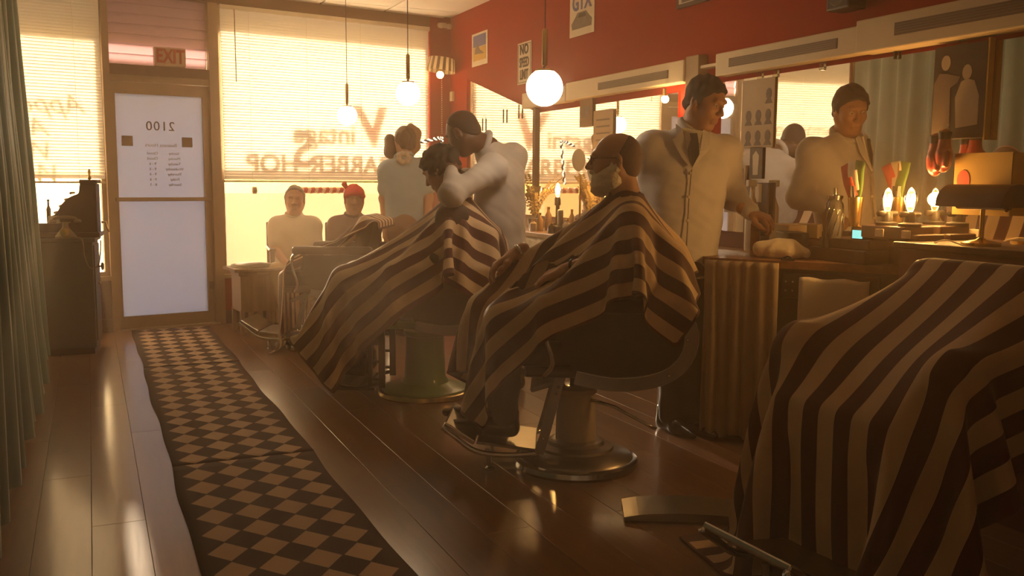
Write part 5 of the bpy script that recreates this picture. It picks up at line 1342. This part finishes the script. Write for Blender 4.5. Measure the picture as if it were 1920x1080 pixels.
q = wall_point(1046, 356, 3.0); bulb_lamp(q[0], q[1], q[2], .868, 'bare filament bulb lamp on the far counter beyond the bald man')
gb = thing('spot_bulb', 'dazzling bare bulb at the top edge of the middle mirror', 'lamp')
q = wall_point(1247, 186, 3.11); MB().sphere(q, .022, None, 16, 10).build('bulb', emission('spot_glow', (1.0, .66, .25), 90.0), gb, True); l_ = bpy.data.lights.new('spot_light', 'POINT'); l_.energy = 5.0; l_.color = (1.0, .6, .25); l_.shadow_soft_size = .024; lo = bpy.data.objects.new('spot_light', l_); COL.objects.link(lo); lo.parent = gb; lo.location = tuple(q); MB().lathe([(.014, q[2]+.015), (.014, q[2]+.06)], 12, Matrix.Translation((q[0], q[1], 0))).build('socket', M_brass, gb, 'auto')

# ---- near counter: organiser, cup, jars, boxes
og = thing('desk_organiser', 'dark wooden stepped organiser holding the two bulb lamps', 'organiser')
def seg(p0, p1, x0, x1, z0, z1, nm='shelf_box'): 
    y0 = wall_point(p0, 440, 3.08)[1]; y1 = wall_point(p1, 440, 3.08)[1]; MB().rbox(x0, x1, y1, y0, z0, z1, .005).build(nm, M_darkwood, og)
seg(1530, 1640, 3.03, 3.17, .870, .93); seg(1545, 1640, 3.05, 3.17, .93, .975, 'tray'); seg(1598, 1640, 3.07, 3.17, .975, 1.03, 'tray'); seg(1640, 1722, 3.0, 3.17, .992, 1.045); seg(1722, 1742, 3.02, 3.17, .992, 1.015, 'tray')
q0 = wall_point(1608, 438, 3.045)
sc_ = thing('small_screen', 'small device with glowing cyan screen on the dark organiser', 'device'); MB().rbox(3.045, 3.065, q0[1]-.035, q0[1]+.035, .976, 1.022, .003).build('case', M_iron, sc_); MB().box(3.043, 3.0445, q0[1]-.029, q0[1]+.029, .981, 1.017).build('screen', emission('cyan_screen', (.25, .75, .65), .5), sc_)
for px in (1650, 1700):
    c_ = wall_point(px, 440, 2.995); tag(MB().rbox(2.988, 2.994, c_[1]-.022, c_[1]+.022, 1.0, 1.032, .001).build('small_card', mat('small_card', (.6, .5, .36), .8)), 'little pale card on the organiser, %s' % ('beside the gold cup' if px == 1650 else 'under the nearer bulb'), 'card')
q = wall_point(1602, 425, 3.06)
cp = thing('pencil_cup', 'tall gold cup full of combs on the dark organiser', 'cup', (q[0], q[1], 0)); MB().lathe([(.024, 1.031), (.033, 1.16), (.031, 1.16), (.022, 1.036)], 24).build('cup', M_brass, cp, 'auto')
for k, a in enumerate((.3, 1.6, 2.9, 4.4)):
    cb_ = tag(MB().rbox(-.008, .008, -.0018, .0018, 0, .17, .001, TR(q[0]+.010*math.cos(a), q[1]+.010*math.sin(a), 1.04, a) @ Matrix.Rotation(.12, 4, 'X')).build('comb', M_iron), 'black comb standing in the gold cup', 'comb', 'combs in the gold cup')
fg = thing('paper_flag', 'small green white and red flag standing in the gold cup', 'flag', (q[0], q[1], 0))
for k, (c_, a_) in enumerate((((.09, .17, .03), -.06), ((.62, .52, .4), .18), ((.45, .05, .035), .42))):
    Mf = Matrix.Translation((0, .012-.01*k, 1.10)) @ Matrix.Rotation(a_*-1.2+.1, 4, 'X')
    vs = []; fs = []
    for i in range(5):
        for jj in range(4): vs.append((.006*math.sin(i*1.3+k), (jj/3-.5)*.055, .04+i*.045))
    for i in range(4):
        for jj in range(3): fs.append((i*4+jj, i*4+jj+1, (i+1)*4+jj+1, (i+1)*4+jj))
    mm = MB().add([tuple(v_) for v_ in vs], fs, Mf); o = mm.build('flag_band', mat('flag_%d' % k, c_, .8), fg, True); s = o.modifiers.new('t', 'SOLIDIFY'); s.thickness = .0015
MB().tube([(0, 0, 1.06), (0, .01, 1.31)], .0025, 6).build('flag_stick', M_wood, fg, True)
q = wall_point(1563, 430, 3.02)
jr = thing('glass_jar', 'cut glass disinfectant jar with diagonal ribs', 'jar', (q[0], q[1], 0)); MB().lathe([(.035, .977), (.038, .985), (.038, 1.13), (.03, 1.14), (.03, 1.15)], 28).build('glass', mat('smoky_glass', (.25, .23, .2), .1, trans=.7), jr, 'auto')
for k in range(10):
    a = k*.628; pts = [(.0395*math.cos(a+t_*.9), .0395*math.sin(a+t_*.9), .99+.13*t_) for t_ in np.linspace(0, 1, 7)]; MB().tube(pts, .0022, 5).build('rib', M_chrome, jr, True)
MB().lathe([(.034, 1.15), (.036, 1.165), (.01, 1.17), (.008, 1.20)], 24).build('lid', M_chrome, jr, 'auto')
q = wall_point(1547, 440, 2.985)
br = thing('shaving_brush', 'dark shaving brush standing before the ribbed jar', 'brush', (3.0, q[1]+.01, 0)); MB().lathe([(.018, .931), (.02, .95), (.012, .99), (.016, 1.02)], 18).build('handle', M_leather, br, 'auto'); MB().lathe([(.015, 1.02), (.024, 1.075), (.02, 1.09), (.004, 1.096)], 18).build('bristles', mat('bristle', (.08, .05, .03), .9), br, 'auto')
# boxes, towels, board
q = PZ(1492, 462, .870)
rd_ = thing('radio', 'small black box radio with a chrome dial on the wooden counter', 'radio', (3.06, 3.52, .869), math.radians(-25)); MB().rbox(-.05, .05, -.11, .11, 0, .12, .008).build('case', M_leather, rd_); MB().lathe([(.026, 0), (.026, .008), (.018, .014)], 20, Matrix.Translation((-.05, -.01, .06)) @ Matrix.Rotation(math.radians(-90), 4, 'Y')).build('dial', M_chrome, rd_, 'auto'); MB().box(-.0515, -.05, -.10, -.045, .02, .1).build('grille', M_grille, rd_)
bx = thing('carton', 'pale cardboard box behind the black radio', 'box', (3.12, 3.62, .869), math.radians(-10)); MB().rbox(-.05, .05, -.09, .09, 0, .15, .004).build('box', mat('pale_card', (.45, .34, .22), .8), bx); MB().box(-.051, .051, -.004, .004, .15, .1512).build('tape', M_paper, bx)
bd_ = thing('wooden_board', 'upright wooden board on the counter beside the barber\'s hand', 'board', (2.93, 3.63, .869), math.radians(-50)); MB().rbox(-.022, .022, -.009, .009, 0, .155, .003).build('board', M_wood, bd_)
q = (2.93, 3.46)
tw_ = thing('rolled_towel', 'rolled white towel lying on the wooden counter', 'towel', (q[0], q[1], .870), fa)
s = SDF(); s.cone((-.09, 0, .04), (.05, .0, .042), .036, .05, .01); s.cone((.0, .02, .04), (.12, .03, .03), .05, .025, .03); s.wrinkle(.003, 40, 2); s.half((0, 0, 0), (0, 0, -1), .004); sdf_obj('roll', [(s, .007)], M_white_cloth, tw_)
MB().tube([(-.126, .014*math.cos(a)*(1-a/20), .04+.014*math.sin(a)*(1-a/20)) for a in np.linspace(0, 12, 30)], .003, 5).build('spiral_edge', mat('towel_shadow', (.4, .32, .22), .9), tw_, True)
cl = thing('hair_clip', 'small dark clip lying in front of the rolled towel', 'clip', (*on_front(.36, -.02, .869)[:2], .869), fa); MB().rbox(-.03, .03, -.008, .008, 0, .012, .003).tube([(-.02, 0, .012), (0, 0, .02), (.02, 0, .012)], .004, 6).build('clip', M_leather, cl)
# mirror papers
p = poster('hair style chart with rows of small heads taped on the mirror', 3.825, 4.08, 1.40, 1.752, mat('chart_paper', (.48, .36, .24), .8), 3.175, .004, group='papers taped on the mirrors')
hp = SDF(); 
for r_ in range(3):
    for c_ in range(3):
        yy = 3.865+c_*.078; zz = 1.46+r_*.105
        if r_ == 2 and c_ > 0: continue
        pts = [(yy+.022*math.cos(a), zz+.03*math.sin(a)) for a in np.linspace(0, 2*math.pi, 14)[:-1]]; wall_poly('head_print', pts, M_pgrey, p, 3.1735)
        wall_poly('bust_print', [(yy-.03, zz-.048), (yy+.03, zz-.048), (yy+.016, zz-.026), (yy-.016, zz-.026)], M_pgrey, p, 3.1735)
p = poster('small dark photograph taped below the hair style chart', 3.90, 4.0, 1.24, 1.405, M_pgrey, 3.175, .003, group='papers taped on the mirrors'); wall_poly('figure', [(3.93, 1.26), (3.97, 1.26), (3.975, 1.36), (3.95, 1.385), (3.925, 1.36)], M_paper, p, 3.173)
p = poster('framed picture leaning on the mirror behind the barber\'s hand', 4.02, 4.19, 1.06, 1.31, mat('thin_frame', (.40, .30, .2), .6), 3.165, .012, 'framed_photo', 'papers taped on the mirrors'); wall_poly('photo', rect(4.035, 4.175, 1.075, 1.295), mat('photo_tone', (.22, .17, .13), .6, var=.4, scale=12), p, 3.163); wall_poly('figure', [(4.05, 1.08), (4.10, 1.08), (4.10, 1.2), (4.075, 1.235), (4.05, 1.2)], M_print, p, 3.1615)
p = poster('tall dark photograph panel standing on the counter by the mirror', 3.83, 4.015, .955, 1.22, mat('panel_tone', (.15, .12, .12), .6, var=.35, scale=9), 3.160, .012, 'framed_photo', 'papers taped on the mirrors'); wall_poly('label', rect(3.875, 3.925, 1.12, 1.215), M_paper, p, 3.158)
sp_ = thing('spray_bottle', 'pale plastic spray bottle in front of the mirror', 'bottle', (3.12, 3.90, .869)); MB().lathe([(.032, 0), (.034, .02), (.034, .22), (.014, .28), (.012, .33)], 20).build('bottle', mat('milky_plastic', (.6, .5, .38), .4), sp_, 'auto'); MB().rbox(-.035, .02, -.012, .012, .33, .365, .004).build('trigger_head', mat('milky_plastic2', (.62, .55, .45), .5), sp_)
p = poster('large black and white photograph of a barber and seated client hung on the mirror', 2.572, 2.82, 1.40, 1.765, M_print, 3.15, .02, 'framed_photo', 'papers taped on the mirrors')
M_ph1 = mat('photo_light', (.40, .30, .20), .7); M_ph2 = mat('photo_mid', (.16, .11, .08), .7)
wall_poly('client_figure', [(2.60, 1.45), (2.70, 1.44), (2.71, 1.56), (2.685, 1.62), (2.66, 1.63), (2.625, 1.62), (2.60, 1.56)], M_ph1, p, 3.148); wall_poly('client_head', [(2.66+.022*math.cos(a), 1.655+.03*math.sin(a)) for a in np.linspace(0, 6.28, 14)[:-1]], M_ph1, p, 3.148)
wall_poly('barber_figure', [(2.73, 1.42), (2.815, 1.42), (2.815, 1.62), (2.79, 1.66), (2.75, 1.655), (2.69, 1.64), (2.70, 1.62), (2.735, 1.60)], M_ph2, p, 3.148); wall_poly('barber_head', [(2.762+.022*math.cos(a), 1.70+.03*math.sin(a)) for a in np.linspace(0, 6.28, 14)[:-1]], M_ph1, p, 3.1475); wall_poly('edge', rect(2.566, 2.574, 1.39, 1.775), M_pyel, p, 3.15, .03)
p = poster('yellowed boxing print leaning against the mirror behind the red lamp', 2.43, 2.685, 1.10, 1.34, mat('yellow_paper', (.42, .25, .05), .75, var=.15), 3.14, .006, group='papers taped on the mirrors'); wall_poly('print_portrait', [(2.64+.03*math.cos(a), 1.235+.04*math.sin(a)) for a in np.linspace(0, 6.28, 14)[:-1]], M_pred, p, 3.138); [wall_poly('print_mark', rect(2.47+.02*k, 2.476+.02*k, 1.195, 1.218), M_print, p, 3.138) for k in range(7)]
for k, (yy, zz) in enumerate(((2.745, 1.33), (2.705, 1.345))):
    g = thing('boxing_glove', 'red leather boxing glove hanging below the large photograph, %s' % ('lower of the pair' if k == 0 else 'upper of the pair'), 'boxing glove', (3.10, yy, zz), group='pair of red boxing gloves')
    s = SDF(); s.ell((0, 0, -.03), (.032, .032, .05)); s.cone((0, 0, .0), (0, 0, .07), .028, .022, .02); s.cone((-.012, -.026, -.005), (-.02, -.03, -.05), .014, .013, .01); sdf_obj('glove', [(s, .005)], mat('red_glove', (.30, .035, .02), .35), g); MB().lathe([(.025, .05), (.026, .078), (.02, .082)], 16).build('cuff', M_leather, g, 'auto'); MB().tube([(0, 0, .075), (.03, .01, .11)], .002, 5).build('lace', M_paper, g)
# desk lamp
dl = thing('desk_lamp', 'desk lamp with dark red curved shade at the counter edge', 'lamp', (3.05, 2.47, .99))
pts = smoothpath([(-.085, .075), (-.075, .12), (-.03, .155), (.03, .155), (.075, .12), (.085, .075)], 5)
vs = []; fs = []
for yv in (-.145, .145):
    vs += [(q.x, yv, q.y+.07) for q in pts]
n_ = len(pts); fs = [(i, i+1, n_+i+1, n_+i) for i in range(n_-1)]+[tuple(range(n_)), tuple(range(2*n_-1, n_-1, -1))]
MB().add(vs, fs).build('shade', mat('dark_red_shade', (.035, .003, .004), .35), dl, 'auto')
MB().lathe([(.07, 0), (.07, .012), (.02, .022), (.009, .03), (.009, .16)], 20).build('stand', M_brass, dl, 'auto'); MB().rbox(-.02, .02, -.11, .11, .135, .16, .008).build('lamp_tube', M_chrome, dl); MB().lathe([(.006, .15), (.012, .16), (.004, .175)], 10, Matrix.Translation((-.03, -.12, -.02))).build('pull_knob', M_brass, dl, 'auto')
# cable loops
cbl = tag(MB().tube(smoothpath([wall_point(1740, 462, 3.0), wall_point(1770, 450, 2.98), wall_point(1800, 458, 2.97), wall_point(1830, 470, 2.96)], 6), .0025, 5).build('cable', M_paper), 'thin pale cable looping over the dark counter', 'cable')

# ---- far counter: bottles, hand mirror, plant
def far(px, py, X=2.98): return wall_point(px, py, X)
hm_ = thing('hand_mirror', 'oval mirror on a thin stand on the far counter', 'mirror'); q = far(1085, 300); MB().sphere((0, 0, 0), (.045, .008, .075), Matrix.Translation(Vector(q)) @ rotz(math.radians(-24)), 20, 12).build('mirror_head', mat('pale_mirror_back', (.55, .42, .26), .4), hm_, True); q2 = far(1088, 330); MB().tube([tuple(q2), (q2[0], q2[1], .875)], .007, 8).lathe([(.04, .869), (.04, .877), (.01, .885)], 16, Matrix.Translation((q2[0], q2[1], 0))).build('stand', M_brass, hm_, 'auto')
pl = thing('potted_fern', 'wispy dry fern in a small pot beside the bent barber', 'plant'); q = far(1003, 400, 2.95); MB().lathe([(.04, .869), (.055, .95), (.05, .95)], 18, Matrix.Translation((q[0], q[1], 0))).build('pot', M_dark, pl, 'auto')
r = random.Random(4); lf_ = MB(); M_fern = mat('dry_fern', (.28, .20, .09), .8)
for k in range(16):
    a = r.uniform(0, 6.28); ln = r.uniform(.10, .22); hh_ = r.uniform(.15, .34); b0 = Vector((q[0], q[1], .95)); tip = b0+Vector((math.cos(a)*ln, math.sin(a)*ln, hh_))
    fp = smoothpath([b0, b0.lerp(tip, .5)+Vector((0, 0, .05)), tip], 6); f = MB().tube(fp, .002, 4)
    for i in range(2, len(fp)):
        for sg in (-1, 1):
            d_ = Vector((-math.sin(a)*sg, math.cos(a)*sg, .2)).normalized()*.03; p_ = fp[i]; f.add([p_, p_+d_*.5+Vector((0, 0, .008)), p_+d_, p_+d_*.5-Vector((0, 0, .008))], [(0, 1, 2, 3)])
    f.build('frond', M_fern, pl)
for px, X, h_, r_, c_, lab in ((1012, 2.9, .13, .022, (.30, .16, .05), 'amber bottle on the far counter nearest the fern'), (1028, 3.0, .17, .024, (.12, .06, .03), 'tall brown bottle on the far counter'), (1062, 2.92, .10, .028, (.5, .4, .28), 'squat cream jar on the far counter'), (1072, 3.05, .16, .02, (.35, .2, .06), 'slim golden bottle beside the oval mirror'), (1035, 2.88, .07, .03, (.05, .035, .03), 'low black jar at the edge of the far counter'), (1000, 2.88, .08, .026, (.4, .3, .2), 'pale tub at the edge of the far counter')):
    y_ = wall_point(px, 430, X)[1]; b_ = thing('bottle', lab, 'bottle', (X, y_, .869), group='bottles on the far counter'); MB().lathe([(r_, 0), (r_, h_*.65), (r_*.45, h_*.8), (r_*.42, h_*.9)], 16).build('glass', mat('bottle_%d' % px, c_, .25), b_, 'auto'); MB().lathe([(r_*.5, h_*.9), (r_*.5, h_)], 14).build('cap', M_brass, b_, 'auto')
mc = thing('clipper_stand', 'dark hair clipper stand on the far counter', 'clippers', (2.93, wall_point(1050, 430, 2.93)[1], .869)); MB().rbox(-.05, .05, -.07, .07, 0, .05, .008).build('dock', M_leather, mc); MB().rbox(-.018, .018, -.02, .02, .05, .16, .01).build('clipper', M_steel, mc)
# foreground: loose footrest plate on the floor beside the nearest chair
fp_ = thing('floor_plate', 'curved steel footplate lying on the floor beside the nearest chair', 'footplate', (1.92, 2.80, .004), math.radians(-28))
MB().prism([(q.x, q.y) for q in smoothpath([(-.18, .012), (-.1, .026), (.05, .032), (.2, .026), (.25, .02)], 4)]+[(.25, .0), (-.18, .0)], -.10, .10).build('plate', M_steel, fp_)
# papers on the middle mirror
p = poster('brown paper notice taped to the top of the middle mirror', 5.70, 5.88, 1.60, 1.80, mat('brown_notice', (.22, .13, .07), .8), 3.172, .004, group='papers taped on the mirrors'); wall_poly('print_block', rect(5.74, 5.84, 1.66, 1.74), M_pgrey, p, 3.1705)
p = poster('pale paper notice hanging below the brown one on the middle mirror', 5.42, 5.68, 1.40, 1.70, mat('pale_notice', (.42, .30, .19), .8), 3.172, .004, group='papers taped on the mirrors')
for k in range(5): wall_poly('print_line', rect(5.46, 5.64, 1.45+k*.045, 1.46+k*.045), M_pgrey, p, 3.1705)
for k, (px, py) in enumerate(((944, 205), (973, 196), (905, 222))):
    q = wall_point(px, py, 3.17); t = thing('hanging_comb', ('long dark comb hanging on the sloping mirror, middle of three', 'dark comb hanging on the sloping mirror nearest the largest globe', 'dark comb hanging on the sloping mirror nearest the striped lamp')[k], 'comb', tuple(q), group='combs hanging on the sloping mirror')
    MB().rbox(-.003, .003, -.010, .010, -.11, .0, .002).build('spine', M_iron, t); MB().tube([(0, 0, 0), (.008, 0, .02), (.012, 0, .03)], .0015, 5).build('hook', M_chrome, t)
